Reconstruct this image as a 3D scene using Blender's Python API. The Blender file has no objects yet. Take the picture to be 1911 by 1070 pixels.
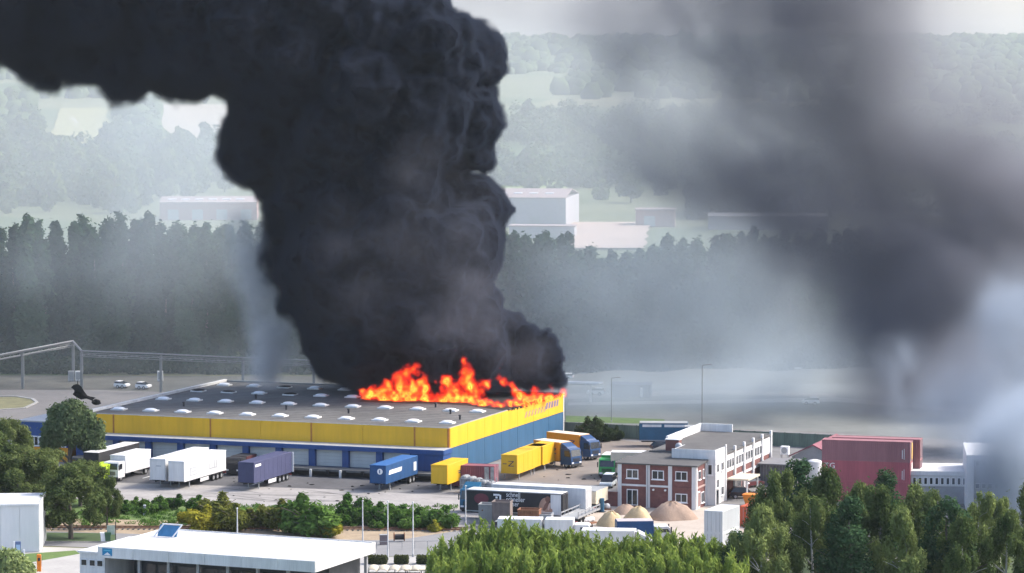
import bpy, math, random
import numpy as np
random.seed(7); rng = np.random.default_rng(11)
S = bpy.context.scene
COL = S.collection
R = math.radians

# ---------------------------------------------------------------- camera
F = 6000.0; CX = 955.5; CY = 535.0; HC = 62.0
PITCH = math.atan(435.0 / F)
cam = bpy.data.cameras.new('camera'); cam_o = bpy.data.objects.new('camera', cam); COL.objects.link(cam_o)
cam_o.location = (0, 0, HC); cam_o.rotation_euler = (math.pi / 2 - PITCH, 0, 0)
cam.sensor_fit = 'HORIZONTAL'; cam.sensor_width = 36.0; cam.lens = 36.0 * F / 1911.0
cam.clip_start = 1.0; cam.clip_end = 20000.0
S.camera = cam_o

# ---------------------------------------------------------------- light
SUN_EL, SUN_AZ = R(42), R(72)            # azimuth measured from +Y (north) towards +X (east)
world = bpy.data.worlds.new('World'); S.world = world; world.use_nodes = True
wn = world.node_tree; wn.nodes.clear()
w_out = wn.nodes.new('ShaderNodeOutputWorld'); w_bg = wn.nodes.new('ShaderNodeBackground')
w_sky = wn.nodes.new('ShaderNodeTexSky'); w_sky.sky_type = 'NISHITA'; w_sky.sun_disc = False
w_sky.sun_elevation = SUN_EL; w_sky.sun_rotation = SUN_AZ
w_sky.air_density = 0.7; w_sky.dust_density = 3.0; w_sky.ozone_density = 1.0
w_bg.inputs['Strength'].default_value = 0.15
wn.links.new(w_sky.outputs[0], w_bg.inputs['Color']); wn.links.new(w_bg.outputs[0], w_out.inputs['Surface'])
sun = bpy.data.lights.new('sun', 'SUN'); sun.energy = 1.5; sun.angle = R(12); sun.color = (1.0, 0.95, 0.87)
sun_o = bpy.data.objects.new('sun', sun); COL.objects.link(sun_o)
sun_o.rotation_euler = (math.pi / 2 - SUN_EL, 0, math.pi - SUN_AZ)
vs = S.view_settings
vs.view_transform = 'Standard'; vs.look = 'None'; vs.gamma = 1.0; vs.use_curve_mapping = False
vs.exposure = 1.5
S.render.engine = 'CYCLES'
cy = S.cycles
cy.max_bounces = 6; cy.diffuse_bounces = 2; cy.glossy_bounces = 2; cy.transmission_bounces = 2; cy.transparent_max_bounces = 8
cy.volume_bounces = 1; cy.volume_step_rate = 1.5; cy.volume_max_steps = 256
cy.use_denoising = True; cy.sample_clamp_indirect = 4.0

# ---------------------------------------------------------------- where a photo pixel lies in the place
def at(px, py, Y):
    a = (px - CX) / F; b = (CY - py) / F
    c, s = math.cos(PITCH), math.sin(PITCH)
    d = (a, c + b * s, -s + b * c); t = Y / d[1]
    return (d[0] * t, Y, HC + d[2] * t)
def gp(px, py, z=0.0):
    a = (px - CX) / F; b = (CY - py) / F
    c, s = math.cos(PITCH), math.sin(PITCH)
    d = (a, c + b * s, -s + b * c); t = (z - HC) / d[2]
    return (d[0] * t, d[1] * t, z)

TH = R(19.7)                                   # heading of the yard's building grid
RX, RY = math.cos(TH), -math.sin(TH)           # along the fronts, towards the right
VX, VY = math.sin(TH), math.cos(TH)            # away from the camera

# ---------------------------------------------------------------- materials
MATS = {}
def mat(name, col, rough=0.75, var=0.12, scale=1.5, metal=0.0, bump=0.0, bscale=None, col2=None, spec=0.35, streak=False, rand=0.0):
    """Principled surface with two scales of noise in its colour (wear, dust)."""
    if name in MATS: return MATS[name]
    m = bpy.data.materials.new(name); m.use_nodes = True; MATS[name] = m
    nt = m.node_tree; N = nt.nodes; L = nt.links
    p = N['Principled BSDF']; p.inputs['Roughness'].default_value = rough; p.inputs['Metallic'].default_value = metal
    p.inputs['Specular IOR Level'].default_value = spec
    tc = N.new('ShaderNodeTexCoord'); n1 = N.new('ShaderNodeTexNoise'); n2 = N.new('ShaderNodeTexNoise')
    n1.inputs['Scale'].default_value = scale; n1.inputs['Detail'].default_value = 5
    n2.inputs['Scale'].default_value = scale * 7.3; n2.inputs['Detail'].default_value = 3
    if streak:
        mp = N.new('ShaderNodeMapping'); mp.inputs['Scale'].default_value = (1, 1, 0.12)
        L.new(tc.outputs['Object'], mp.inputs[0]); L.new(mp.outputs[0], n1.inputs['Vector']); L.new(mp.outputs[0], n2.inputs['Vector'])
    else:
        L.new(tc.outputs['Object'], n1.inputs['Vector']); L.new(tc.outputs['Object'], n2.inputs['Vector'])
    ad = N.new('ShaderNodeMath'); ad.operation = 'MULTIPLY_ADD'; ad.inputs[1].default_value = 0.6
    L.new(n1.outputs[0], ad.inputs[0])
    m2 = N.new('ShaderNodeMath'); m2.operation = 'MULTIPLY'; m2.inputs[1].default_value = 0.4
    L.new(n2.outputs[0], m2.inputs[0]); L.new(m2.outputs[0], ad.inputs[2])
    fac = ad.outputs[0]
    if rand:
        oi = N.new('ShaderNodeObjectInfo'); r1 = N.new('ShaderNodeMath'); r1.operation = 'MULTIPLY_ADD'
        r1.inputs[1].default_value = rand; L.new(oi.outputs['Random'], r1.inputs[0])
        r2 = N.new('ShaderNodeMath'); r2.operation = 'SUBTRACT'; r2.inputs[1].default_value = rand / 2
        L.new(fac, r1.inputs[2]); L.new(r1.outputs[0], r2.inputs[0]); fac = r2.outputs[0]
    rp = N.new('ShaderNodeValToRGB')
    e = rp.color_ramp.elements
    if col2 is None:
        a = tuple(max(0, c * (1 - var * 1.6)) for c in col); b = tuple(min(1, c * (1 + var * 1.2)) for c in col)
    else: a, b = col, col2
    e[0].position = 0.3; e[1].position = 0.7
    e[0].color = (*a, 1); e[1].color = (*b, 1)
    L.new(fac, rp.inputs[0]); L.new(rp.outputs[0], p.inputs['Base Color'])
    if bump:
        bp = N.new('ShaderNodeBump'); bp.inputs['Strength'].default_value = bump; bp.inputs['Distance'].default_value = 0.1
        n3 = N.new('ShaderNodeTexNoise'); n3.inputs['Scale'].default_value = bscale or scale * 4; n3.inputs['Detail'].default_value = 6
        L.new(tc.outputs['Object'], n3.inputs['Vector']); L.new(n3.outputs[0], bp.inputs['Height']); L.new(bp.outputs[0], p.inputs['Normal'])
    return m

def leaf_mat(name, dark, light, scale=0.5, trans=0.3, rand=0.5):
    if name in MATS: return MATS[name]
    m = bpy.data.materials.new(name); m.use_nodes = True; MATS[name] = m
    nt = m.node_tree; N = nt.nodes; L = nt.links; N.clear()
    out = N.new('ShaderNodeOutputMaterial')
    tc = N.new('ShaderNodeTexCoord'); n1 = N.new('ShaderNodeTexNoise'); n1.inputs['Scale'].default_value = scale; n1.inputs['Detail'].default_value = 3
    n2 = N.new('ShaderNodeTexNoise'); n2.inputs['Scale'].default_value = scale * 8; n2.inputs['Detail'].default_value = 2
    L.new(tc.outputs['Object'], n1.inputs['Vector']); L.new(tc.outputs['Object'], n2.inputs['Vector'])
    oi = N.new('ShaderNodeObjectInfo')
    a = N.new('ShaderNodeMath'); a.operation = 'ADD'; L.new(n1.outputs[0], a.inputs[0]); L.new(n2.outputs[0], a.inputs[1])
    b = N.new('ShaderNodeMath'); b.operation = 'MULTIPLY_ADD'; b.inputs[1].default_value = 0.5; b.inputs[2].default_value = -rand / 2
    L.new(a.outputs[0], b.inputs[0])
    c = N.new('ShaderNodeMath'); c.operation = 'MULTIPLY_ADD'; c.inputs[1].default_value = rand; L.new(oi.outputs['Random'], c.inputs[0]); L.new(b.outputs[0], c.inputs[2])
    rp = N.new('ShaderNodeValToRGB'); e = rp.color_ramp.elements
    e[0].position = 0.22; e[1].position = 0.78; e[0].color = (*dark, 1); e[1].color = (*light, 1)
    L.new(c.outputs[0], rp.inputs[0])
    d = N.new('ShaderNodeBsdfDiffuse'); t = N.new('ShaderNodeBsdfTranslucent'); mx = N.new('ShaderNodeMixShader'); mx.inputs[0].default_value = trans
    L.new(rp.outputs[0], d.inputs[0]); L.new(rp.outputs[0], t.inputs[0]); L.new(d.outputs[0], mx.inputs[1]); L.new(t.outputs[0], mx.inputs[2])
    L.new(mx.outputs[0], out.inputs['Surface'])
    return m

# ---------------------------------------------------------------- mesh builder
class MB:
    def __init__(s): s.v = []; s.f = []; s.m = []; s.smooth = []
    def add(s, vs, fs, m=0, sm=False):
        o = len(s.v); s.v.extend(vs)
        for f in fs: s.f.append([i + o for i in f]); s.m.append(m); s.smooth.append(sm)
        return s
    def box(s, x0, y0, z0, x1, y1, z1, m=0):
        return s.add([(x0,y0,z0),(x1,y0,z0),(x1,y1,z0),(x0,y1,z0),(x0,y0,z1),(x1,y0,z1),(x1,y1,z1),(x0,y1,z1)],
              [(3,2,1,0),(4,5,6,7),(0,1,5,4),(1,2,6,5),(2,3,7,6),(3,0,4,7)], m)
    def bbox(s, x0, y0, z0, x1, y1, z1, b=0.05, m=0):
        """box whose vertical and top edges are bevelled"""
        pts = [(x0+b,y0),(x1-b,y0),(x1,y0+b),(x1,y1-b),(x1-b,y1),(x0+b,y1),(x0,y1-b),(x0,y0+b)]
        cx, cy = (x0+x1)/2, (y0+y1)/2
        def inset(p): return (p[0]+(b if p[0] < cx else -b), p[1]+(b if p[1] < cy else -b))
        v = [(x,y,z0) for x,y in pts] + [(x,y,z1-b) for x,y in pts] + [(*inset(p), z1) for p in pts]
        f = [tuple(range(7,-1,-1)), tuple(range(16,24))]
        for k in range(8):
            j = (k+1) % 8
            f.append((k, j, 8+j, 8+k)); f.append((8+k, 8+j, 16+j, 16+k))
        return s.add(v, f, m)
    def prism(s, prof, y0, y1, m=0, sm=False):
        """profile of (x,z), counter-clockwise seen from -y, extruded along y"""
        n = len(prof)
        v = [(x,y0,z) for x,z in prof] + [(x,y1,z) for x,z in prof]
        f = [tuple(range(n)), tuple(range(2*n-1, n-1, -1))]
        for k in range(n):
            j = (k+1) % n; f.append((j, k, n+k, n+j))
        return s.add(v, f, m, sm)
    def cyl(s, p0, p1, r0, r1=None, n=10, m=0, sm=True, caps=True):
        r1 = r0 if r1 is None else r1
        p0 = np.array(p0, float); p1 = np.array(p1, float); d = p1-p0; d /= (np.linalg.norm(d)+1e-9)
        a = np.cross(d, (0,0,1.)) if abs(d[2]) < .9 else np.cross(d, (1.,0,0)); a /= np.linalg.norm(a); b = np.cross(d, a)
        v = []
        for p, r in ((p0,r0),(p1,r1)):
            for k in range(n):
                t = 2*math.pi*k/n; v.append(tuple(p + r*(a*math.cos(t)+b*math.sin(t))))
        f = []
        for k in range(n):
            j = (k+1) % n; f.append((k, j, n+j, n+k))
        s.add(v, f, m, sm)
        if caps: s.add(v, [tuple(range(n-1,-1,-1)), tuple(range(n,2*n))], m)
        return s
    def tube(s, pts, rad, n=7, m=0):
        for k in range(len(pts)-1):
            s.cyl(pts[k], pts[k+1], rad[k], rad[k+1], n, m, caps=(k in (0, len(pts)-2)))
        return s
    def ell(s, c, r, nu=14, nv=8, m=0, z0=-1.0, jit=0.0):
        """ellipsoid, cut off below z0 (in radii)"""
        v = []; f = []
        lo = math.asin(max(-1, z0))
        for i in range(nv+1):
            la = lo + (math.pi/2-lo)*i/nv
            for k in range(nu):
                t = 2*math.pi*k/nu; q = 1+random.uniform(-jit, jit)
                v.append((c[0]+r[0]*math.cos(la)*math.cos(t)*q, c[1]+r[1]*math.cos(la)*math.sin(t)*q, c[2]+r[2]*math.sin(la)*q))
        for i in range(nv):
            for k in range(nu):
                j = (k+1) % nu; f.append((i*nu+k, i*nu+j, (i+1)*nu+j, (i+1)*nu+k))
        f.append(tuple(range(nu-1,-1,-1)))
        return s.add(v, f, m, True)
    def mesh(s, name, mats):
        me = bpy.data.meshes.new(name); me.from_pydata([tuple(map(float, p)) for p in s.v], [], s.f)
        for k in (mats if isinstance(mats, (list, tuple)) else [mats]): me.materials.append(k)
        me.polygons.foreach_set('material_index', s.m); me.polygons.foreach_set('use_smooth', s.smooth)
        me.update(); return me
    def build(s, name, mats, parent=None, loc=None, rz=None, **kw):
        return link(name, s.mesh(name, mats), parent, loc, rz, **kw)

def link(name, data, parent=None, loc=None, rz=None, **kw):
    o = bpy.data.objects.new(name, data); COL.objects.link(o)
    if parent is not None: o.parent = parent
    if loc is not None: o.location = loc
    if rz is not None: o.rotation_euler = (0, 0, rz)
    return tag(o, **kw)
def tag(o, label=None, cat=None, group=None, kind=None):
    if label: o['label'] = label
    if cat: o['category'] = cat
    if group: o['group'] = group
    if kind: o['kind'] = kind
    return o
def thing(name, label, cat, loc=(0,0,0), rz=0.0, group=None, kind=None):
    return link(name, None, None, loc, rz, label=label, cat=cat, group=group, kind=kind)
def copy_tree(o, parent=None):
    c = o.copy(); COL.objects.link(c)
    if parent is not None: c.parent = parent
    for ch in o.children: copy_tree(ch, c)
    return c
def dup(o, loc, rz, label=None, group=None, scale=None):
    c = copy_tree(o); c.location = loc; c.rotation_euler = (0, 0, rz)
    if label: c['label'] = label
    if group: c['group'] = group
    if scale: c.scale = scale
    return c
def text(name, body, size, parent, loc, rot, m, extrude=0.004, shear=0.0, sx=1.0):
    cu = bpy.data.curves.new(name, 'FONT'); cu.body = body; cu.size = size; cu.extrude = extrude; cu.shear = shear
    cu.resolution_u = 3; tmp = bpy.data.objects.new('tmp', cu); COL.objects.link(tmp)
    me = bpy.data.meshes.new_from_object(tmp.evaluated_get(bpy.context.evaluated_depsgraph_get())); bpy.data.objects.remove(tmp); bpy.data.curves.remove(cu)
    me.name = name; me.materials.clear(); me.materials.append(m); o = link(name, me, parent, loc); o.rotation_euler = rot; o.scale = (sx, 1, 1); o['kind'] = 'stuff'; return o

# ---------------------------------------------------------------- palette (base colours)
WHITE = mat('white_paint', (0.65,0.65,0.64), 0.45, 0.12, 0.6, streak=True)
WHITE2 = mat('aged_white_paint', (0.66,0.66,0.64), 0.6, 0.12, 0.8, streak=True)
CLEAN = mat('white_frame_paint', (0.8,0.8,0.8), 0.5, 0.04)
YEL = mat('yellow_cladding', (0.74,0.42,0.02), 0.5, 0.09, 0.25, streak=True)
YELT = mat('yellow_truck_paint', (0.68,0.40,0.018), 0.45, 0.07, 0.5, streak=True)
ORG = mat('orange_yellow_paint', (0.62,0.26,0.012), 0.45, 0.07, 0.5, streak=True)
ORGJ = mat('orange_joint_paint', (0.42,0.16,0.03), 0.6, 0.2)
BLUE = mat('shade_tone_blue_cladding', (0.020,0.068,0.215), 0.55, 0.12, 0.4, streak=True)  # blue paint, darkened for the shade on the front
BLUE_SUNLIT = mat('sunlit_tone_blue_cladding', (0.03,0.10,0.19), 0.55, 0.12, 0.4, streak=True)  # the same blue with the side's sunlight put into its colour
BLUEC = mat('blue_cab_paint', (0.015,0.06,0.16), 0.35, 0.1)
BLUET = mat('blue_tarpaulin', (0.012,0.065,0.18), 0.55, 0.12, 0.6)
NAVY = mat('grey_blue_tarpaulin', (0.055,0.06,0.125), 0.6, 0.1, 0.6)
STEELB = mat('pale_blue_tarpaulin', (0.03,0.11,0.19), 0.6, 0.12, 0.6)
TEAL = mat('teal_cab_paint', (0.015,0.11,0.2), 0.35, 0.12)
BLACK = mat('black_rubber', (0.018,0.018,0.02), 0.8, 0.2)
DARK = mat('dark_chassis', (0.03,0.03,0.034), 0.7, 0.25)
GLASS = mat('dark_window_glass', (0.02,0.024,0.03), 0.12, 0.2, spec=0.6)
GREYM = mat('galvanised_steel', (0.36,0.37,0.38), 0.5, 0.12, metal=0.3)
GREY = mat('grey_metal_panel', (0.3,0.31,0.31), 0.6, 0.08, 0.7)
DOORG = mat('pale_grey_dock_door', (0.50,0.53,0.52), 0.6, 0.06, 0.8)
CONC = mat('weathered_concrete', (0.30,0.29,0.27), 0.9, 0.18, 0.8, bump=0.2)
DCONC = mat('dark_concrete', (0.13,0.13,0.125), 0.9, 0.2, 0.8)
ROOF = mat('grey_roofing_felt', (0.125,0.123,0.118), 0.95, 0.26, 0.11, bump=0.15)
ROOFH = mat('brown_grey_roofing_felt', (0.10,0.098,0.095), 0.95, 0.18, 0.3, bump=0.15)
CHAR = mat('charred_roofing', (0.015,0.014,0.014), 0.95, 0.4, 0.8)
DOME = mat('opal_skylight_dome', (0.82,0.83,0.84), 0.3, 0.03)
BRICK = mat('red_brick', (0.18,0.078,0.07), 0.9, 0.2, 2.0, bump=0.2, bscale=14)
MAROON = mat('maroon_container_paint', (0.23,0.075,0.095), 0.6, 0.12, 0.5, streak=True)
REDC = mat('haze_tinted_red_paint', (0.40,0.105,0.125), 0.55, 0.12, 0.5, streak=True)  # pink of the haze is mixed into this red
REDD = mat('haze_tinted_dull_red_paint', (0.30,0.135,0.145), 0.6, 0.12, 0.5, streak=True)  # duller red, with the haze veil put in as extra pink
OXIDE = mat('orange_red_container_paint', (0.5,0.09,0.035), 0.6, 0.15, 0.5, streak=True)
RUST = mat('rusty_steel', (0.14,0.05,0.028), 0.9, 0.3, 2.0, col2=(0.30,0.15,0.08))
GREENT = mat('bright_green_paint', (0.03,0.30,0.07), 0.45, 0.1)
LIME = mat('lime_green_paint', (0.45,0.62,0.03), 0.5, 0.1)
ORANGE = mat('orange_plastic', (0.75,0.22,0.02), 0.5, 0.08)
CREAM = mat('cream_paint', (0.62,0.55,0.42), 0.6, 0.1)
SAND = mat('heaped_sand', (0.50,0.38,0.22), 0.95, 0.12, 1.2, bump=0.5, bscale=5)
SOIL = mat('heaped_soil', (0.33,0.24,0.18), 0.95, 0.15, 1.2, bump=0.5, bscale=5)
LAMP = mat('headlight_glass', (0.75,0.76,0.78), 0.15, 0.05)
TAIL = mat('tail_light_plastic', (0.4,0.02,0.02), 0.3, 0.05)
PRINTG = mat('grey_print', (0.42,0.44,0.46), 0.6, 0.15)
PRINTD = mat('dark_blue_print', (0.035,0.04,0.09), 0.6, 0.15)
PRINTW = mat('white_print', (0.8,0.8,0.8), 0.6, 0.03)
BARK = mat('grey_bark', (0.13,0.11,0.09), 0.95, 0.25, 2.0)
BIRCHB = mat('birch_bark', (0.5,0.48,0.44), 0.9, 0.35, 1.2)

# ---------------------------------------------------------------- terrain
def hnoise(x, y):
    return (np.sin(x*0.0041+y*0.0017+1.3)+np.sin(x*0.0023-y*0.0031+4.0)+0.6*np.sin(x*0.009+y*0.006)+0.4*np.sin(x*0.017-y*0.004+2))/3
YK = [0, 1150, 1400, 2000, 2400, 3200, 4200, 5200, 6200, 7500, 9000]
HK = [0, 0, 1.0, 6.0, 23, 36, 48, 66, 84, 80, 60]
def height(x, y):
    b = np.interp(y, YK, HK)
    amp = np.interp(y, [0, 1150, 2000, 3000, 5200, 6200, 9000], [0, 0, 4, 7, 6, 2.5, 2])
    return b + amp*hnoise(np.asarray(x, float), np.asarray(y, float))
def terrain():
    ys = np.concatenate([np.linspace(150, 1150, 14), np.linspace(1200, 3000, 60), np.linspace(3060, 9000, 80)])
    xs = np.linspace(-1900, 1900, 120)
    X, Y = np.meshgrid(xs, ys); Z = height(X, Y)
    nx, ny = len(xs), len(ys)
    v = np.stack([X.ravel(), Y.ravel(), Z.ravel()], 1)
    f = [(j*nx+i, j*nx+i+1, (j+1)*nx+i+1, (j+1)*nx+i) for j in range(ny-1) for i in range(nx-1)]
    me = bpy.data.meshes.new('ground'); me.from_pydata(v.tolist(), [], f); me.polygons.foreach_set('use_smooth', [True]*len(f))
    m = bpy.data.materials.new('meadow_and_soil'); m.use_nodes = True; N = m.node_tree.nodes; L = m.node_tree.links
    p = N['Principled BSDF']; p.inputs['Roughness'].default_value = 1; p.inputs['Specular IOR Level'].default_value = 0.1
    tc = N.new('ShaderNodeTexCoord'); vo = N.new('ShaderNodeTexVoronoi'); vo.inputs['Scale'].default_value = 0.0045
    n = N.new('ShaderNodeTexNoise'); n.inputs['Scale'].default_value = 0.02; n.inputs['Detail'].default_value = 8
    L.new(tc.outputs['Object'], vo.inputs['Vector']); L.new(tc.outputs['Object'], n.inputs['Vector'])
    sp = N.new('ShaderNodeSeparateColor'); L.new(vo.outputs['Color'], sp.inputs[0])
    mx = N.new('ShaderNodeMath'); mx.operation = 'MULTIPLY_ADD'; mx.inputs[1].default_value = 0.55; L.new(sp.outputs[0], mx.inputs[0])
    m2 = N.new('ShaderNodeMath'); m2.operation = 'MULTIPLY'; m2.inputs[1].default_value = 0.45; L.new(n.outputs[0], m2.inputs[0]); L.new(m2.outputs[0], mx.inputs[2])
    rp = N.new('ShaderNodeValToRGB'); e = rp.color_ramp.elements
    e[0].position = 0.15; e[0].color = (0.05,0.085,0.03,1); e[1].position = 0.9; e[1].color = (0.21,0.19,0.11,1)
    k = e.new(0.45); k.color = (0.085,0.11,0.05,1); k = e.new(0.7); k.color = (0.13,0.14,0.07,1)
    L.new(mx.outputs[0], rp.inputs[0]); L.new(rp.outputs[0], p.inputs['Base Color'])
    me.materials.append(m)
    link('ground', me, kind='structure', label='meadows rising to a low wooded ridge', cat=None)
terrain()

def sheet(name, pts, lvl, m, label=None, sub=False):
    """flat ground sheet through world points, lvl steps of 4 mm above the ground"""
    z = 0.004*lvl+0.01
    me = bpy.data.meshes.new(name); me.from_pydata([(x, y, z) for x, y in pts], [], [tuple(range(len(pts)))]); me.materials.append(m)
    o = link(name, me, kind='structure', label=label)
    me.validate(); return o
def P(*pp): return [gp(*q)[:2] for q in pp]

ASPH = mat('worn_asphalt', (0.19,0.185,0.18), 0.95, 0.22, 0.22, bump=0.1)
ASPHD = mat('dark_asphalt', (0.095,0.095,0.1), 0.95, 0.2, 0.2, bump=0.1)  # darker asphalt along the dock
ASPHL = mat('pale_dusty_concrete', (0.30,0.285,0.27), 0.95, 0.17, 0.25, bump=0.1)
ROADM = mat('grey_road_surface', (0.21,0.21,0.21), 0.95, 0.1, 0.1)
PAVE = mat('pale_paving', (0.36,0.35,0.33), 0.95, 0.1, 0.3)
DIRT = mat('bare_dirt', (0.32,0.25,0.17), 0.95, 0.22, 0.4)
DUST = mat('dusty_sand_ground', (0.42,0.36,0.30), 0.95, 0.12, 0.25)
GRASSM = mat('short_grass', (0.055,0.11,0.025), 0.95, 0.3, 0.5, col2=(0.13,0.19,0.05), bump=0.4, bscale=4)
DGRASS = mat('dark_lawn', (0.05,0.085,0.03), 0.95, 0.25, 0.5)  # darker green than the short grass
RAILG = mat('railway_ballast', (0.18,0.165,0.155), 0.95, 0.2, 0.3)
MARK = mat('worn_road_paint', (0.62,0.62,0.6), 0.8, 0.1)

sheet('yard', P((-300,735),(1600,735),(2000,880),(2200,985),(1300,1012),(860,985),(185,935),(-300,925)), 0, ASPH)
sheet('concrete_apron', P((150,899),(420,906),(640,915),(860,926),(1010,945),(1010,985),(860,982),(200,942),(120,938)), 1, ASPHL)
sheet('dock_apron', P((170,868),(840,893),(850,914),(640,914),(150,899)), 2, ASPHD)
sheet('back_yard', P((1046,815),(1215,826),(1200,905),(1060,905),(930,892)), 1, mat('brown_grey_asphalt', (0.20,0.175,0.155), 0.95, 0.14, 0.15, bump=0.1))
sheet('sand_ground', P((1030,985),(1140,935),(1320,948),(1450,960),(1450,1050),(1200,1100),(1000,1060)), 2, DUST)
sheet('freight_yard', P((1056,690),(2100,705),(2100,840),(1530,806),(1056,790)), 3, mat('pale_gravel_yard', (0.17,0.18,0.17), 0.95, 0.12, 0.06, bump=0.1))
sheet('siding_strip', P((1060,752),(1560,742),(1900,770),(1900,778),(1560,750),(1060,757)), 4, PAVE)
sheet('side_road', P((1060,735),(1330,728),(1560,735),(1560,742),(1330,736),(1060,745)), 4, ASPHL)
sheet('grass_strip', P((1056,776),(1240,783),(1240,792),(1056,788)), 4, GRASSM)
sheet('verge', P((-200,930),(190,932),(860,968),(852,992),(400,985),(-200,972)), 3, GRASSM)
sheet('dirt_strip', P((-200,962),(300,972),(640,980),(850,985),(905,985),(760,1010),(500,1005),(-200,985)), 4, DIRT)
sheet('road', P((-200,984),(500,1004),(690,1009),(760,1006),(905,983),(960,985),(830,1035),(700,1040),(-200,1010)), 5, ROADM)
sheet('forecourt', P((-200,1012),(700,1041),(830,1036),(1000,1150),(-200,1150)), 5, PAVE)
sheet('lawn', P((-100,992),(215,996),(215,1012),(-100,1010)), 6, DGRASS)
sheet('front_lawn', P((20,1036),(140,1028),(150,1034),(60,1050),(20,1052)), 6, GRASSM)
sheet('access_road', P((-200,728),(180,728),(470,737),(470,752),(300,752),(130,770),(60,800),(-200,830)), 2, mat('brown_grey_road', (0.19,0.18,0.17), 0.95, 0.12, 0.12))
sheet('siding_ground', P((-300,700),(1056,704),(1056,800),(700,760),(470,737),(180,728),(-300,728)), 1, mat('shade_toned_ground', (0.085,0.085,0.075), 0.95, 0.25, 0.15))  # dark sheet, the shade on this ground put into its colour
sheet('traffic_island', P((-80,742),(30,741),(60,746),(68,752),(45,762),(-80,770)), 4, mat('dry_grass', (0.20,0.19,0.10), 0.95, 0.2, 0.4))
def kerb(name, pts, m, w=0.3, h=0.13, **kw):
    mb = MB()
    for k in range(len(pts)-1):
        (x0,y0),(x1,y1) = pts[k], pts[k+1]; d = math.hypot(x1-x0, y1-y0); nx, ny = -(y1-y0)/d*w/2, (x1-x0)/d*w/2
        z0, z1 = 0.0, h+0.02+0.001*k
        mb.add([(x0-nx,y0-ny,z0),(x1-nx,y1-ny,z0),(x1+nx,y1+ny,z0),(x0+nx,y0+ny,z0),(x0-nx,y0-ny,z1),(x1-nx,y1-ny,z1),(x1+nx,y1+ny,z1),(x0+nx,y0+ny,z1)],
               [(3,2,1,0),(4,5,6,7),(0,1,5,4),(1,2,6,5),(2,3,7,6),(3,0,4,7)])
    return mb.build(name, m, kind='structure', **kw)
kerb('island_kerb', P((-80,741.5),(30,740.5),(61,745.5),(69,752),(46,762.5),(-80,770.5)), PAVE, w=0.6)
kerb('lawn_kerb', P((-100,1011),(215,1013)), CONC)
# painted bay lines between the docked trailers
for px, py in ((372,898),(470,905),(265,893)):
    x, y, _ = gp(px, py)
    sheet('bay_line', [(x,y),(x+0.25,y-0.08),(x+0.25+VX*9,y-0.08+VY*9),(x+VX*9,y+VY*9)], 4, MARK)
g_ = random.Random(4)
TYR = mat('tyre_marks', (0.13,0.125,0.12), 0.95, 0.3, 0.6)
for k in range(13):
    px, py = g_.uniform(240, 820), g_.uniform(906, 932); x, y, _ = gp(px, py); a0 = g_.uniform(-0.35, 0.25)-TH; l = g_.uniform(9, 20); cv = g_.uniform(-0.5, 0.5); Lp = []; Rp = []
    for j in range(9):
        t = j/8; a = a0+cv*t; x += math.cos(a)*l/8; y += math.sin(a)*l/8; w_ = 0.16*math.sin(math.pi*(0.08+0.84*t)); Lp.append((x-math.sin(a)*w_, y+math.cos(a)*w_)); Rp.append((x+math.sin(a)*w_, y-math.cos(a)*w_))
    sheet('tyre_mark', Rp+Lp[::-1], 3.2+0.05*k, TYR)
# low embankment behind the freight yard
def embankment():
    mb = MB(); pr = []
    xs = np.linspace(0, 1, 40); rows = []
    for t in xs:
        px = 1040+t*900
        a = gp(px, 722-5*math.sin(t*3)); h = 1.7*min(1, t*9+0.02)*(0.9+0.15*math.sin(t*23)+0.1*math.sin(t*51))
        rows.append([(a[0],a[1],-0.1),(a[0],a[1]+7,h*0.85),(a[0],a[1]+13,h),(a[0],a[1]+26,-0.1)])
    v = [p for r in rows for p in r]
    f = [(i*4+j, (i+1)*4+j, (i+1)*4+j+1, i*4+j+1) for i in range(len(rows)-1) for j in range(3)]
    mb.add(v, f, 0, True); mb.build('embankment', mat('bare_embankment', (0.15,0.15,0.125), 0.95, 0.2, 0.2, bump=0.4), kind='structure', label='low bare bank behind the freight yard')
embankment()
# far fields laid over the slope
def field(name, pts, m, label):
    """quad field between four photo pixels on the slope, draped over the terrain"""
    n = 24; v = []; f = []
    A, B, C, D = [np.array(p) for p in pts]
    for i in range(n+1):
        for j in range(n+1):
            s, t = i/n, j/n; q = (A*(1-s)+B*s)*(1-t)+(D*(1-s)+C*s)*t
            w_ = 0.018*max(abs(A[0]-B[0]), 60); q = (q[0]+w_*math.sin(i*0.9+1.7*j/n)+0.6*w_*math.sin(j*1.1+i*0.37), q[1]+2.5*w_*math.sin(j*0.8+2)+w_*math.sin(j*2.1)); v.append((q[0], q[1], float(height(q[0], q[1]))+0.7))
    for i in range(n):
        for j in range(n):
            a = i*(n+1)+j; f.append((a, a+n+1, a+n+2, a+1))
    me = bpy.data.meshes.new(name); me.from_pydata(v, [], f); me.materials.append(m); link(name, me, kind='structure', label=label)
def slope_xy(px, py):
    """first point of the terrain along the ray through a photo pixel"""
    for Y in np.arange(1000, 9000, 6.0):
        x, y, z = at(px, py, Y)
        if z <= height(x, y): return (x, y)
    return (x, y)
MEAD = mat('ripe_meadow', (0.22,0.215,0.09), 0.95, 0.1, 0.01)
STUB = mat('pale_stubble', (0.28,0.24,0.185), 0.95, 0.06, 0.01)
field('meadow', [slope_xy(80,282), slope_xy(215,282), slope_xy(200,204), slope_xy(110,204)], MEAD, 'yellow meadow on the hillside')
field('stubble_field', [slope_xy(300,262), slope_xy(520,262), slope_xy(520,198), slope_xy(296,198)], STUB, 'pale stubble field on the hillside')
field('farm_track', [slope_xy(140,240), slope_xy(148,240), slope_xy(128,206), slope_xy(120,206)], PAVE, 'pale track across the meadow')
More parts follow.
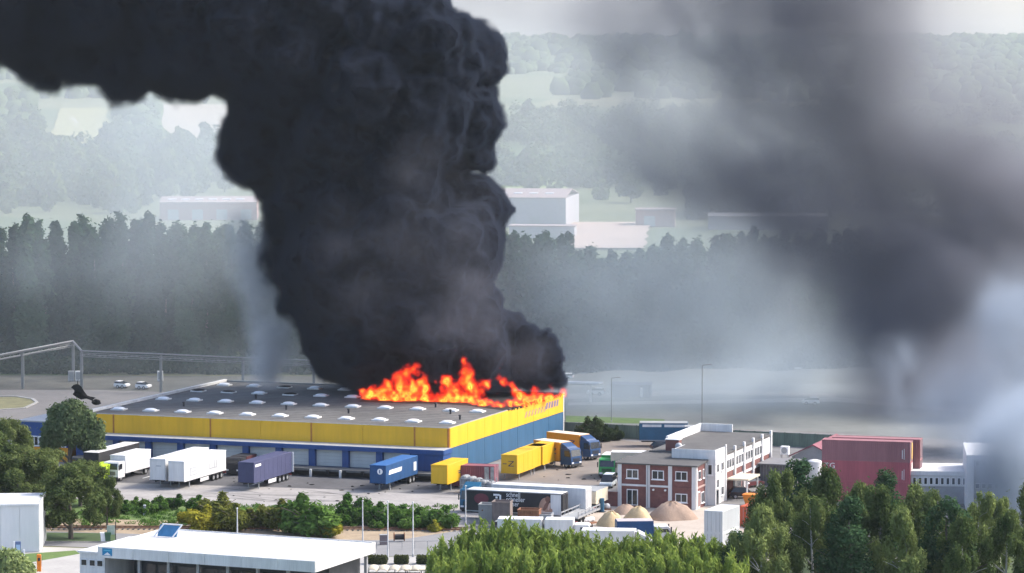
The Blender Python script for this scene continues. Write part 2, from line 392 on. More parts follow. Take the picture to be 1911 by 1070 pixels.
field('bright_meadow', [slope_xy(900,352), slope_xy(1060,365), slope_xy(1040,318), slope_xy(900,318)], mat('lush_meadow', (0.19,0.26,0.07), 0.95, 0.15, 0.01), 'lush meadow beyond the far hall')

# ---------------------------------------------------------------- the burning warehouse
OW = (-9.22, 468.2, 0.0)
def wl(x, y, z=0.0):
    """warehouse grid -> world"""
    return (OW[0]+x*RX+y*VX, OW[1]+x*RY+y*VY, z)
def to_wl(p):
    dx, dy = p[0]-OW[0], p[1]-OW[1]; return (dx*RX+dy*RY, dx*VX+dy*VY)
WH = 7.2; WW = 60.0; WD = 52.0
wh = thing('warehouse', 'long blue and yellow warehouse with its flat roof on fire', 'warehouse', OW, -TH)
mb = MB(); mb.box(-WW, 0.12, 0, -0.12, WD-0.12, 7.0); mb.build('wall', BLUE, wh)
mb = MB(); mb.box(-WW+0.25, 0.25, 7.0, -0.25, WD-0.25, 7.06); roof = mb.build('roof', ROOF, wh)
mb = MB()   # roofing felt laid in strips: raised seams
for k in range(1, 24):
    y = k*WD/24; mb.box(-WW+0.3, y-0.06, 7.055, -0.3, y+0.06, 7.075)
mb.build('roof_seam', mat('roof_seam_felt', (0.09,0.092,0.092), 0.95, 0.2), roof, kind='stuff')
# front cladding panels and the joints between them
EDG = [0, -5.4, -13.65, -21.9, -30.15, -38.4, -46.5, -54.6, -WW]
for a, b in zip(EDG[1:], EDG[:-1]):
    pm = MB(); pm.bbox(a+0.015, -0.06, 4.25, b-0.015, 0.115, 7.2, 0.02); pm.build('yellow_panel', YEL, wh)
jm = MB(); jm.box(-0.14, -0.08, 4.27, 0.14, 0.1, 7.21); jme = jm.mesh('panel_joint', ORGJ)
for x in (-0.14, -5.4, -21.9, -38.4, -54.6): link('panel_joint', jme, wh, (x, 0, 0))
nS = 7; sw = (WD-0.4)/nS
pm = MB(); pm.bbox(-0.115, -sw/2+0.03, 4.25, 0.06, sw/2-0.03, 7.2, 0.03); pme = pm.mesh('side_panel', YEL)
for k in range(nS): link('side_panel', pme, wh, (0, 0.3+sw*(k+0.5), 0))
bm_ = MB(); bm_.bbox(-0.115, -sw/2+0.03, 0.1, 0.03, sw/2-0.03, 4.23, 0.02); bme = bm_.mesh('blue_side_panel', BLUE_SUNLIT)
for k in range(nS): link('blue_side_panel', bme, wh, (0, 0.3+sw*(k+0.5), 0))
mb = MB(); mb.box(-0.1, WD-0.25, 0, 0.1, WD+0.12, 7.35); mb.build('corner_flashing', WHITE2, wh)
mb = MB(); mb.box(-WW-0.12, 0.0, 0, -WW, WD, 7.0); mb.build('left_wall', BLUE, wh)
mb = MB(); mb.box(-WW-0.2, 0.3, 7.0, -WW+0.35, WD, 7.45); mb.build('roof_rim', WHITE2, wh)
mb = MB(); mb.box(-WW+0.4, WD-0.2, 7.0, -0.3, WD+0.1, 7.3); mb.build('roof_rim', GREY, wh)
mb = MB(); mb.box(-WW+0.4, -0.02, 7.202, -0.02, 0.3, 7.26); mb.box(-0.3, 0.302, 7.202, 0.0, 27, 7.26); mb.build('roof_rim', GREY, wh)
# scorched strip of roof and ragged burnt parapet by the fire
sc = MB(); pts = [(-27,30.5),(-22,30.2),(-15,31.6),(-9,31.2),(-5,28.6),(-0.4,26.0),(-0.4,51),(-29,51),(-28,40)]
sc.add([(x, y, 7.085) for x, y in pts], [tuple(range(len(pts)))]); sc.build('scorched_felt', CHAR, wh)
sc = MB()
for k in range(60):
    y = 25.5+k*0.43; h = random.uniform(0.02, 0.42)
    sc.box(-0.16, y, 7.19-h, 0.075, y+random.uniform(0.25, 0.6), 7.2+random.uniform(0.03, 0.22))
sc.build('burnt_parapet', CHAR, wh, kind='stuff')
# skylights in four rows
cu = MB(); cu.box(-1.05, -0.85, 0, 1.05, 0.85, 0.2); cum = cu.mesh('curb', WHITE2)
dm = MB(); dm.ell((0,0,0.2), (0.98,0.78,0.27), 16, 6, z0=0); dme = dm.mesh('skylight', DOME)
dmb = MB(); dmb.ell((0,0,0.2), (1.1,0.9,0.22), 16, 4, z0=0, jit=0.06); dmbe = dmb.mesh('skylight', CHAR)
for y, xs, burnt in ((7.2, range(11), ()), (22.9, range(11), ()), (35.8, range(5, 11), (7, 9, 10)), (45.9, range(5, 11), (8,))):
    for k in xs:
        if y == 22.9 and k == 0: x = -4.0
        else: x = -(3.0+5.43*k)
        s = link('skylight', dmbe if (k in burnt) else dme, wh, (x, y, 7.06))
        s.rotation_euler = (0, 0, random.uniform(-0.03, 0.03)); link('curb', cum, s)
        if k in burnt: s['label'] = 'blackened burnt out skylight'
# small roof vents
vm = MB(); vm.cyl((0,0,0), (0,0,0.55), 0.16, n=8); vm.cyl((0,0,0.55), (0,0,0.72), 0.27, 0.2, n=8); vme = vm.mesh('roof_vent', DARK)
for x, y in ((-22,14.6),(-7,19),(-3,12.5),(-12.5,27),(-33,16),(-50,15),(-44,29)): link('roof_vent', vme, wh, (x, y, 7.06))
# dock annex: white roof strip, blue fascia, doors and pillars
mb = MB(); mb.box(-WW+0.3, -2.6, 0.0, 0.3, -0.07, 4.2); mb.build('dock_wall', BLUE, wh)
mb = MB(); mb.box(-WW+0.2, -3.4, 4.2, 0.4, -0.09, 4.38); mb.build('dock_roof', mat('dusty_white_sheet', (0.4,0.4,0.39), 0.6, 0.15), wh)
mb = MB(); mb.bbox(-WW+0.1, -3.6, 3.72, 0.5, -3.4, 4.34, 0.02); mb.build('fascia', BLUE, wh)
mb = MB(); mb.bbox(0.401, -3.398, 3.72, 0.53, -0.1, 4.34, 0.02); mb.build('fascia', BLUE, wh)
pil = MB(); pil.bbox(-0.5, -3.3, 1.2, 0.5, -2.602, 3.72, 0.03); pilm = pil.mesh('pillar', BLUE)
dr = MB(); dr.box(-2.15, -2.68, 1.2, 2.15, -2.602, 3.75)
drs = MB()
for k in range(5): drs.box(-2.1, -2.73, 1.25+k*0.5, 2.1, -2.682, 1.72+k*0.5)
drm = dr.mesh('dock_door', GREY); drsm = drs.mesh('door_slat', DOORG)
bfm = MB(); bfm.box(-0.2, -6.25, 0.55, 0.2, -6.02, 1.1); bfme = bfm.mesh('dock_buffer', BLACK)
for k in range(11):
    xp = -4.4-5.36*k
    if xp > -WW+1: link('pillar', pilm, wh, (xp, 0, 0))
    if k < 10:
        d = link('dock_door', drm, wh, (xp-2.68, 0, 0))
        one = MB(); one.box(-2.1, -2.73, 0.0, 2.1, -2.682, 0.47)
        if k == 0: slat_me = one.mesh('slat', DOORG)
        for j in range(5): link('slat', slat_me, d, (0, 0, 1.23+j*0.5))
mb = MB(); mb.bbox(-3.95, -3.3, 0.05, 0.35, -2.602, 3.72, 0.03); mb.build('end_bay', BLUE, wh)
mb = MB(); mb.box(-WW+1, -6.0, 0.85, 0.2, -3.3, 1.2); plat = mb.build('loading_platform', DCONC, wh)
mb = MB(); mb.box(-WW+1, -4.2, 0.0, 0.2, -3.9, 0.85); mb.build('platform_back', DARK, wh)
po = MB(); po.bbox(-0.16, -6.4, 0, 0.16, -6.02, 1.15, 0.04); pome = po.mesh('guide_post', WHITE2)
for px in (570, 634, 762, 700, 510): link('guide_post', pome, wh, (to_wl(gp(px, 893))[0], 0, 0))
for k in range(20): link('dock_buffer', bfme, wh, (-3.0-2.75*k, 0, 0))
# faded emblem print at the far end of the sunny side
em = MB(); FADE = mat('faded_print', (0.36,0.24,0.16), 0.6, 0.2)
for k in range(7):
    y = 33+k*1.5
    em.add([(0.068, y, 5.2), (0.068, y+0.8, 5.25), (0.068, y+1.5, 6.15), (0.068, y+0.7, 6.1)], [(0,1,2,3)])
em.build('faded_lettering', FADE, wh, kind='stuff')
em = MB(); FADEB = mat('faded_blue_print', (0.20,0.17,0.25), 0.6, 0.25)
for k in range(5):
    y = 43+k*1.3
    em.add([(0.068, y, 5.5), (0.068, y+0.95, 5.5), (0.068, y+1.3, 6.5), (0.068, y+0.35, 6.5)], [(0,1,2,3)])
em.build('faded_lettering', FADEB, wh, kind='stuff')

# office annex at the left end, half hidden by the willow
of = thing('office_annex', 'small blue and orange office block behind the round willow', 'office', wl(-69.3, -3), -TH)
mb = MB(); mb.box(0, 0, 2.15, 8.6, 9, 5.9); mb.build('upper_wall', BLUE, of)
mb = MB(); mb.box(-0.05, -0.05, 0, 8.65, 9.05, 2.148); mb.build('lower_wall', ORG, of)
mb = MB(); mb.box(-0.1, -0.1, 5.9, 8.7, 9.1, 6.1); mb.build('roof', GREYM, of)
wf = MB(); wf.box(-0.75, -0.12, 2.2, 0.75, -0.002, 3.8); wfm = wf.mesh('window', CLEAN)
pn = MB(); pn.box(-0.6, -0.135, 2.4, -0.06, -0.122, 3.65); pn.box(0.06, -0.135, 2.4, 0.6, -0.122, 3.65); pnm = pn.mesh('pane', GLASS)
for k in range(5): w = link('window', wfm, of, (1.2+1.55*k, 0, 0)); link('pane', pnm, w)

# ---------------------------------------------------------------- red brick office house with white pilasters
def window_meshes(w, h, n=2):
    fr = MB(); t = 0.11
    fr.box(-w/2, -0.09, 0, w/2, 0.0, h); 
    pa = MB(); iw = (w-t*(n+1))/n
    for k in range(n):
        x = -w/2+t+k*(iw+t); pa.box(x, -0.105, t, x+iw, -0.092, h-t)
    si = MB(); si.box(-w/2-0.1, -0.16, -0.1, w/2+0.1, 0.0, -0.002)
    return fr.mesh('window', CLEAN), pa.mesh('pane', GLASS), si.mesh('sill', CLEAN)
WM = {}
def window(parent, x, y, z, w, h, n=2, side=False, sill=True, frame=None):
    key = (w, h, n)
    if key not in WM: WM[key] = window_meshes(w, h, n)
    f, p, s = WM[key]
    o = link('window', f, parent, (x, y, z), math.pi/2 if side else 0.0)
    link('pane', p, o)
    if sill: link('sill', s, o)
    return o
HO = gp(1153, 945)
ho = thing('brick_house', 'two storey red brick office house with white pilasters and flat grey roofs', 'house', HO, -TH)
FW = 11.1; FD = 5.0; FH = 5.9
mb = MB(); mb.box(0, 0, 0, FW, FD, FH); mb.box(0.8, FD, 0, FW, 12, FH); mb.build('front_wall', BRICK, ho)
mb = MB()   # courses of brick standing a little proud so that the joints read
for k in range(19):
    z = 0.16+k*0.3
    mb.box(0.3, -0.012, z, FW-0.3, 0.0, z+0.26); mb.box(FW, 0.3, z, FW+0.012, FD, z+0.26)
mb.build('brick_courses', BRICK, ho, kind='stuff')
mb = MB(); mb.add([(-0.3,-0.35,5.9),(FW+0.35,-0.35,5.9),(FW+0.35,FD,6.15),(-0.3,FD,6.15),(-0.3,-0.35,6.08),(FW+0.35,-0.35,6.08),(FW+0.35,FD,6.33),(-0.3,FD,6.33)],
   [(3,2,1,0),(4,5,6,7),(0,1,5,4),(1,2,6,5),(2,3,7,6),(3,0,4,7)])
mb.box(0.4, FD+0.01, 5.905, 6.3, 12, 6.32); mb.build('front_roof', ROOFH, ho)
pl = MB(); pl.bbox(-0.27, -0.14, 0, 0.27, -0.014, 5.88, 0.02); plm = pl.mesh('pilaster', WHITE)
for x in (0.28, 4.35, 7.5, 10.85): link('pilaster', plm, ho, (x, 0, 0))
pl = MB(); pl.bbox(0.014, -0.24, 0, 0.14, 0.24, 5.88, 0.02); plms = pl.mesh('pilaster', WHITE)
for y in (0.26, 4.7): link('pilaster', plms, ho, (FW, y, 0))
bd = MB(); bd.box(0.57, -0.1, 2.9, 4.06, -0.014, 3.16); bd.box(4.64, -0.1, 2.9, 7.21, -0.014, 3.16); bd.build('string_band', WHITE, ho)
bd = MB(); bd.box(7.79, -0.1, 2.75, 10.56, -0.014, 3.0); bd.build('brick_band', BRICK, ho)
bd = MB(); bd.box(FW+0.014, 0.52, 2.8, FW+0.12, 4.45, 3.05); bd.build('string_band', mat('pale_brick_band', (0.42,0.3,0.27), 0.9, 0.1), ho)
for x in (2.1, 5.75, 9.1): window(ho, x, -0.014, 3.95, 1.7, 1.25)
window(ho, 2.1, -0.014, 0.25, 1.6, 2.2, 2, sill=False); window(ho, 9.1, -0.014, 0.95, 1.7, 1.2)
window(ho, FW+0.014, 1.7, 3.95, 1.2, 1.25, 1, True); window(ho, FW+0.014, 3.6, 3.95, 0.6, 1.25, 1, True)
dr = MB(); dr.box(FW+0.014, 0.75, 0.05, FW+0.1, 1.9, 2.4); d = dr.build('door', CLEAN, ho)
dr = MB(); dr.box(FW+0.102, 0.95, 0.3, FW+0.115, 1.7, 2.2); dr.build('pane', mat('brown_door_panel', (0.2,0.09,0.07), 0.5), d)
window(ho, FW+0.014, 3.2, 0.6, 1.4, 1.5, 2, True)
for x in (5.2, 6.9):
    lb = MB(); lb.cyl((x, -0.014, 2.6), (x, -0.35, 2.6), 0.05, n=6); lb.ell((x, -0.42, 2.55), (0.17,0.17,0.15)); lb.build('wall_lamp', WHITE2, ho)
dc = MB(); dc.cyl((4.35, -0.3, 0.1), (4.35, -0.3, 5.85), 0.06, n=6); dc.build('downpipe', GREYM, ho)
# taller white block
WX = FW+1.25; WY0 = FD; WY1 = FD+5.6; WHH = 7.55
mb = MB(); mb.box(6.3, WY0+0.02, 0, WX, WY1, WHH); mb.build('white_block', WHITE, ho)
mb = MB(); mb.box(6.6, WY0+0.3, WHH+0.002, WX-0.25, WY1-0.2, WHH+0.05); mb.build('white_block_roof', ROOFH, ho)
mb = MB(); mb.bbox(6.2, WY0-0.1, WHH-1.15, WX+0.1, WY0+0.018, WHH+0.12, 0.02); mb.build('parapet', WHITE, ho)
mb = MB(); mb.bbox(WX, WY0+0.02, 0, WX+0.12, WY0+0.5, WHH, 0.02); mb.bbox(WX, WY1-0.5, 0, WX+0.12, WY1, WHH+0.3, 0.02); mb.build('pilaster', WHITE, ho)
for y in (1.35, 3.7):
    for z in (4.4, 2.3): 
        if not (y > 3 and z < 3): window(ho, WX+0.002, WY0+y, z, 1.15, 1.25, 2, True)
window(ho, WX+0.002, WY0+3.7, 1.0, 1.15, 1.25, 2, True)
dr = MB(); dr.box(WX+0.002, WY0+0.9, 0.05, WX+0.05, WY0+1.9, 2.0); dr.build('door', GLASS, ho)
window(ho, WX-0.65, WY0-0.002, 4.2, 0.7, 1.5, 1)
# long rear wing
GY0 = WY1; GY1 = GY0+25; GX = FW+0.9; GH = 6.3
mb = MB(); mb.box(1.5, GY0+0.02, 0, GX, GY1, GH); mb.build('wing_wall', BRICK, ho)
mb = MB()
for k in range(19):
    z = 0.16+k*0.3; mb.box(GX, GY0+0.1, z, GX+0.012, GY1-0.1, z+0.26)
mb.build('brick_courses', BRICK, ho, kind='stuff')
mb = MB(); mb.box(1.2, GY0+0.05, GH, GX+0.25, GY1+0.2, GH+0.22); wroof = mb.build('wing_roof', ROOFH, ho)
pl = MB(); pl.bbox(0.014, -0.28, 0, 0.3, 0.28, GH+0.75, 0.02); plw = pl.mesh('pilaster', WHITE)
nb = 5; bw = (GY1-GY0-0.6)/nb
for k in range(nb+1): link('pilaster', plw, ho, (GX+0.01, GY0+0.4+bw*k*0.99, 0))
for k in range(nb):
    y = GY0+0.4+bw*(k+0.5)
    b = MB(); b.box(GX+0.014, y-bw/2+0.32, 3.75, GX+0.1, y+bw/2-0.34, 6.15); b.build('white_panel', WHITE, ho)
    b = MB(); b.box(GX+0.014, y-bw/2+0.32, 2.5, GX+0.12, y+bw/2-0.34, 2.85); b.build('string_band', WHITE, ho)
    if k < 4: 
        for q in (-1.35, 0, 1.35): window(ho, GX+0.102, y+q, 4.2, 1.15, 1.35, 2, True, sill=False)
    if k in (1, 2): window(ho, GX+0.014, y, 0.8, 2.2, 1.2, 3, True)
mb = MB(); mb.box(1.2, GY0+8, GH+0.225, 1.5, GY1+0.2, GH+1.35); mb.box(1.502, GY1-0.1, GH+0.225, 6.2, GY1+0.2, GH+1.35); mb.build('parapet', WHITE, ho)
ch = MB(); ch.box(3.4, GY0+0.6, GH+0.22, 5.3, GY0+2.0, GH+1.75); c = ch.build('chimney', BRICK, ho)
ch = MB(); ch.box(3.3, GY0+0.5, GH+1.752, 5.4, GY0+2.1, GH+1.86); ch.build('cap', WHITE2, c)
ch = MB(); ch.box(7.4, GY0+1.0, GH+0.22, 8.6, GY0+1.9, GH+0.9); ch.build('chimney', BRICK, ho)
vt = MB(); vt.cyl((5.5, 10.6, 6.3), (5.5, 10.6, 7.0), 0.16, n=8); vt.ell((5.5, 10.6, 7.3), (0.52,0.52,0.5)); vt.build('ball_vent', GREYM, ho)
# porch canopy on the sunny side
mb = MB(); mb.box(GX+0.35, GY0+0.7, 2.75, GX+3.4, GY0+6.8, 2.98); po = mb.build('porch_roof', CREAM, ho)
for y in (1.0, 6.4):
    mb = MB(); mb.bbox(GX+3.0, GY0+y, 0, GX+3.2, GY0+y+0.2, 2.75, 0.02); mb.build('post', WHITE, po)
# low red brick yard wall left of the house
yw = thing('brick_yard_wall', 'low red brick yard wall left of the brick house', 'wall', gp(1118, 944), -TH)
mb = MB(); mb.box(0, 0, 0, 2.6, 0.3, 1.9); mb.build('wall', BRICK, yw)
mb = MB(); mb.box(-0.05, -0.05, 1.9, 2.65, 0.35, 2.0); mb.build('coping', BRICK, yw)

# dark lean-to and red roofed shed behind the wing
q = to_wl(gp(1420, 893)); 
sh = thing('lean_to', 'dark grey flat roofed lean-to beside the brick wing', 'shed', gp(1418, 905), -TH)
mb = MB(); mb.box(0, 0, 0, 4.3, 6.5, 3.0); mb.build('wall', GREY, sh)
for k in range(9):
    b = MB(); b.box(0.1+k*0.47, -0.06, 0.05, 0.5+k*0.47, -0.002, 2.9); b.build('cladding_board', mat('grey_board', (0.14,0.14,0.15), 0.8, 0.15), sh)
mb = MB(); mb.box(-0.3, -0.5, 3.0, 4.6, 6.8, 3.16); mb.build('roof', mat('grey_sheet_roof', (0.17,0.17,0.18), 0.7, 0.1), sh)
rs = thing('red_roofed_shed', 'grey gabled shed with a low maroon roof behind the lean-to', 'shed', gp(1478, 880), -TH)
mb = MB(); mb.prism([(0,0),(6.4,0),(6.4,2.3),(3.2,4.0),(0,2.3)], 0, 14); mb.build('wall', GREY, rs)
mb = MB(); mb.prism([(-0.4,2.2),(3.2,4.02),(3.2,4.2),(-0.5,2.35)], -0.3, 14.3); mb.prism([(3.202,4.02),(6.8,2.2),(6.9,2.35),(3.202,4.2)], -0.3, 14.3); mb.build('roof', MAROON, rs)
ac = thing('air_conditioner', 'white cooling unit on a frame between wing and maroon roof', 'cooling unit', gp(1456, 852, 3.2), -TH)
mb = MB(); mb.bbox(0, 0, 0.3, 1.2, 0.8, 1.5, 0.04); mb.build('housing', CLEAN, ac)
mb = MB(); mb.cyl((0.6,-0.02,0.9), (0.6,0.0,0.9), 0.45, n=14); mb.build('fan_grille', GREYM, ac)
mb = MB(); [mb.box(x, y, -3.2, x+0.08, y+0.08, 0.3) for x in (0.05,1.05) for y in (0.05,0.65)]; mb.build('frame', GREYM, ac)
wt = thing('white_tank', 'white water tank beside the red container stack', 'tank', gp(1520, 893), -TH)
mb = MB(); mb.cyl((0,0,0.2), (0,0,2.4), 1.1, n=20); mb.ell((0,0,2.4), (1.1,1.1,0.4), 20, 4, z0=0); mb.build('tank_shell', WHITE, wt)
mb = MB(); mb.box(-1.2,-1.2,0,1.2,1.2,0.2); mb.build('plinth', CONC, wt)

# ---------------------------------------------------------------- green-grey concrete wall along the back of the yard
A = gp(1054, 813); B = gp(1700, 845)
dx, dy = B[0]-A[0], B[1]-A[1]; Lw = math.hypot(dx, dy)
bw_ = thing('concrete_wall', 'long moss green concrete panel wall behind the parked trucks', 'wall', A, math.atan2(dy, dx))
MOSS = mat('mossy_concrete', (0.15,0.19,0.145), 0.95, 0.22, 0.8, streak=True)
pm = MB(); pm.box(0.1, 0, 0, 2.4, 0.12, 2.15); pme = pm.mesh('panel', MOSS)
pp = MB(); pp.box(-0.1, -0.05, 0, 0.1, 0.17, 2.25); ppe = pp.mesh('post', MOSS)
cp = MB(); cp.box(0.1, -0.03, 2.152, 2.4, 0.15, 2.22); cpe = cp.mesh('coping', CONC)
for k in range(int(Lw/2.5)):
    link('panel', pme, bw_, (k*2.5, 0, 0)); link('post', ppe, bw_, (k*2.5, 0, 0)); link('coping', cpe, bw_, (k*2.5, 0, 0))

# ---------------------------------------------------------------- white office building half lost in smoke at the right
q0 = gp(1803, 955)
ob = thing('office_building', 'white framed office building with a grey glazed front in the smoke', 'office building', q0, R(-6))
mb = MB(); mb.box(0.8, 0.6, 0, 20, 14, 7.2); mb.build('core', GREY, ob)
mb = MB(); mb.box(0, 0, 0, 1.0, 14.2, 7.7); mb.build('side_wall', WHITE, ob)
mb = MB(); mb.box(1.0, 0, 7.1, 20.2, 14.2, 7.7); mb.build('roof_slab', WHITE, ob)
for x in (5.6, 10.8, 16):
    mb = MB(); mb.box(x, 0.02, 0, x+0.35, 0.58, 7.1); mb.build('mullion', WHITE, ob)
wm = MB(); wm.box(0, 0.5, 0, 0.62, 0.598, 0.7); wme = wm.mesh('window', WHITE2)
wp = MB(); wp.box(0.06, 0.48, 0.06, 0.56, 0.498, 0.64); wpe = wp.mesh('pane', GLASS)
for x0 in (1.2, 6.2, 11.4):
    for k in range(5):
        w = link('window', wme, ob, (x0+k*0.85, 0, 6.2)); link('pane', wpe, w)
        w = link('window', wme, ob, (x0+k*0.85, 0, 3.1)); link('pane', wpe, w)
lw = thing('low_office_wing', 'low white wing with a row of small windows beside the red containers', 'office wing', gp(1700, 940), R(-6))
mb = MB(); mb.box(0, 0.5, 0, 9.3, 9, 3.9); mb.build('wall', mat('grey_render', (0.33,0.33,0.34), 0.8, 0.1), lw)
mb = MB(); mb.box(-0.2, 0.2, 3.9, 9.4, 9.2, 4.5); mb.build('roof_slab', WHITE, lw)
mb = MB(); mb.box(0, 0.38, 2.4, 9.3, 0.498, 3.85); mb.build('window_band', WHITE2, lw)
wm = MB(); wm.box(0, 0.33, 2.6, 0.55, 0.378, 3.65); wme2 = wm.mesh('window', CLEAN)
wp = MB(); wp.box(0.1, 0.31, 2.7, 0.45, 0.328, 3.55); wpe2 = wp.mesh('pane', GLASS)
for k in range(12): w = link('window', wme2, lw, (0.2+k*0.76, 0, 0)); link('pane', wpe2, w)

# ---------------------------------------------------------------- vehicles (local +x forward, rear at x = 0)
tw = MB(); tw.cyl((0,-0.15,0), (0,0.15,0), 0.5, n=16); TYRE = tw.mesh('wheel', BLACK)
tw = MB(); tw.cyl((0,-0.165,0), (0,0.165,0), 0.26, n=10); RIM = tw.mesh('rim', GREYM)
tw = MB(); tw.cyl((0,-0.1,0), (0,0.1,0), 0.32, n=14); CTYRE = tw.mesh('wheel', BLACK)
tw = MB(); tw.cyl((0,-0.112,0), (0,0.112,0), 0.19, n=10); CRIM = tw.mesh('rim', GREYM)
def wheel(p, x, y, car=False):
    o = link('wheel', CTYRE if car else TYRE, p, (x, y, 0.32 if car else 0.5)); link('rim', CRIM if car else RIM, o); return o
def ang_rear(rx, ry, fx, fy): return math.atan2(fy-ry, fx-rx)

def cargo(root, x0, x1, z0, z1, w, side, roof, ribs=0, end=None, doors=True, soft=False):
    h = w/2
    b = MB(); b.bbox(x0, -h, z0, x1, h, z1, 0.06)
    if end is not None:
        pass
    body = b.build('cargo_box', side, root)
    t = MB(); t.bbox(x0+0.02, -h+0.02, z1+0.001, x1-0.02, h-0.02, z1+0.05, 0.03); t.build('box_roof', roof, root)
    e = MB()
    for s in (-1, 1):
        e.box(x0-0.01, s*h-(0.0 if s < 0 else -0.0)-0.02, z0-0.06, x1+0.01, s*h+0.02, z0+0.1)
        e.box(x0-0.01, s*h-0.02, z1-0.09, x1+0.01, s*h+0.02, z1+0.02)
    e.build('edge_rail', GREYM if soft else side, root)
    if ribs:
        r = MB()
        for k in range(ribs):
            x = x0+(x1-x0)*(k+0.5)/ribs
            for s in (-1, 1): r.box(x-0.03, s*h-0.014, z0+0.1, x+0.03, s*h+0.014, z1-0.1)
        r.build('side_seam', side, root, kind='stuff')
    if doors:
        for s in (-1, 1):
            d = MB(); y0, y1 = (0.03, h-0.05) if s > 0 else (-h+0.05, -0.03); d.box(x0-0.045, y0, z0+0.08, x0-0.002, y1, z1-0.08)
            dd = d.build('rear_door', side, root)
            lb = MB()
            for q in (0.3, 0.7):
                y = y0+(y1-y0)*q; lb.cyl((x0-0.075, y, z0+0.05), (x0-0.075, y, z1-0.1), 0.025, n=5)
            lb.build('lock_bar', GREYM, dd)
    f = MB(); f.bbox(x1+0.002, -h+0.18, z0+0.15, x1+0.03, h-0.18, z1-0.2, 0.02); f.build('front_panel', side, root)
    return body
def running_gear(root, xs, L, z0, w=2.5, guard=None, legs=None, gx=(0.42, 0.62)):
    c = MB()
    for y in (-0.45, 0.45): c.box(0.05, y-0.09, z0-0.32, L-0.3, y+0.09, z0-0.07)
    for x in xs: c.cyl((x,-1.0,0.5), (x,1.0,0.5), 0.09, n=6)
    for x in np.linspace(0.4, L-0.6, 8): c.box(x-0.05, -w/2+0.1, z0-0.16, x+0.05, w/2-0.1, z0-0.06)
    c.build('chassis', DARK, root)
    for x in xs:
        for s in (-1, 1): wheel(root, x, s*(w/2-0.2))
    if legs:
        for s in (-1, 1):
            l = MB(); l.box(legs-0.07, s*0.8-0.07, 0.06, legs+0.07, s*0.8+0.07, z0-0.08); l.box(legs-0.16, s*0.8-0.14, 0, legs+0.16, s*0.8+0.14, 0.06)
            l.build('landing_leg', GREYM, root)
    if guard:
        for s in (-1, 1):
            g = MB(); g.box(L*gx[0], s*(w/2-0.03)-0.02, 0.45, L*gx[1], s*(w/2-0.03)+0.02, z0-0.18); g.build('side_guard', guard, root)
    bb = MB(); bb.box(0.0, -w/2+0.1, 0.5, 0.12, w/2-0.1, 0.66); bb.build('bumper_bar', GREYM, root)
    for s in (-1, 1):
        t = MB(); t.box(-0.02, s*0.95-0.2, 0.68, 0.05, s*0.95+0.2, 0.8); t.build('tail_light', TAIL, root)

def semi(label, loc, rz, side, roof, L=13.4, z0=1.15, z1=3.95, w=2.5, ribs=0, guard=None, legs=True, name='semi_trailer', cat='trailer', group=None, soft=False, axles=(1.5,2.85,4.2)):
    t = thing(name, label, cat, loc, rz, group)
    cargo(t, 0, L, z0, z1, w, side, roof, ribs, soft=soft)
    running_gear(t, axles, L, z0, w, guard, legs=(L-2.6 if legs else None))
    return t

def cab_parts(root, x0, col, z0=0.55, z1=3.0, w=2.4, length=2.1, deflector=True, sunvisor=False, dark_low=True):
    """truck cab from x0 (its back) forwards"""
    h = w/2; L = length
    c = MB(); c.prism([(x0,z0),(x0+L,z0),(x0+L+0.05,z0+0.6),(x0+L,1.75),(x0+L-0.2,z1-0.15),(x0+L-0.42,z1),(x0,z1)], -h, h); cb = c.build('cab', col, root)
    g = MB()   # windscreen lies just proud of the raked front
    g.add([(x0+L+0.012,-h+0.14,1.78),(x0+L+0.012,h-0.14,1.78),(x0+L-0.165,h-0.2,z1-0.22),(x0+L-0.165,-h+0.2,z1-0.22)], [(0,1,2,3)]); g.build('windscreen', GLASS, cb)
    for s in (-1, 1):
        y = s*(h+0.008)
        q = [(x0+0.75,y,1.75),(x0+L-0.12,y,1.75),(x0+L-0.42,y,z1-0.3),(x0+0.75,y,z1-0.3)]
        g = MB(); g.add(q, [(0,1,2,3) if s < 0 else (3,2,1,0)]); g.build('side_window', GLASS, cb)
        m = MB(); m.box(x0+L-0.1, s*(h+0.16)-0.06, 1.7, x0+L+0.06, s*(h+0.16)+0.06, 2.45); m.box(x0+L-0.06, min(s*h,s*(h+0.1)), 2.3, x0+L-0.02, max(s*h,s*(h+0.1)), 2.35); m.build('mirror', DARK, cb)
        l = MB(); l.bbox(x0+L+0.02, s*(h-0.35)-0.22, 0.72, x0+L+0.09, s*(h-0.35)+0.22, 0.95, 0.02); l.build('headlight', LAMP, cb)
        wheel(root, x0+L-0.95, s*(h-0.17))
        st = MB(); st.box(x0+0.02, s*(h+0.01)-0.05, 0.3, x0+0.5, s*(h+0.01)+0.05, 0.55); st.build('step', DARK, cb)
    b = MB(); b.bbox(x0+L-0.1, -h+0.02, 0.35, x0+L+0.1, h-0.02, 0.7, 0.04); b.build('bumper', DARK if dark_low else col, cb)
    gr = MB(); [gr.box(x0+L+0.03, -0.75, 0.98+0.14*k, x0+L+0.075, 0.75, 1.07+0.14*k) for k in range(4)]; gr.build('grille', DARK, cb)
    if deflector:
        d = MB(); d.prism([(x0,z1+0.002),(x0+L-0.7,z1+0.002),(x0+L-1.0,z1+0.25),(x0+0.1,z1+0.75),(x0,z1+0.75)], -h+0.12, h-0.12); d.build('wind_deflector', col, cb)
    return cb
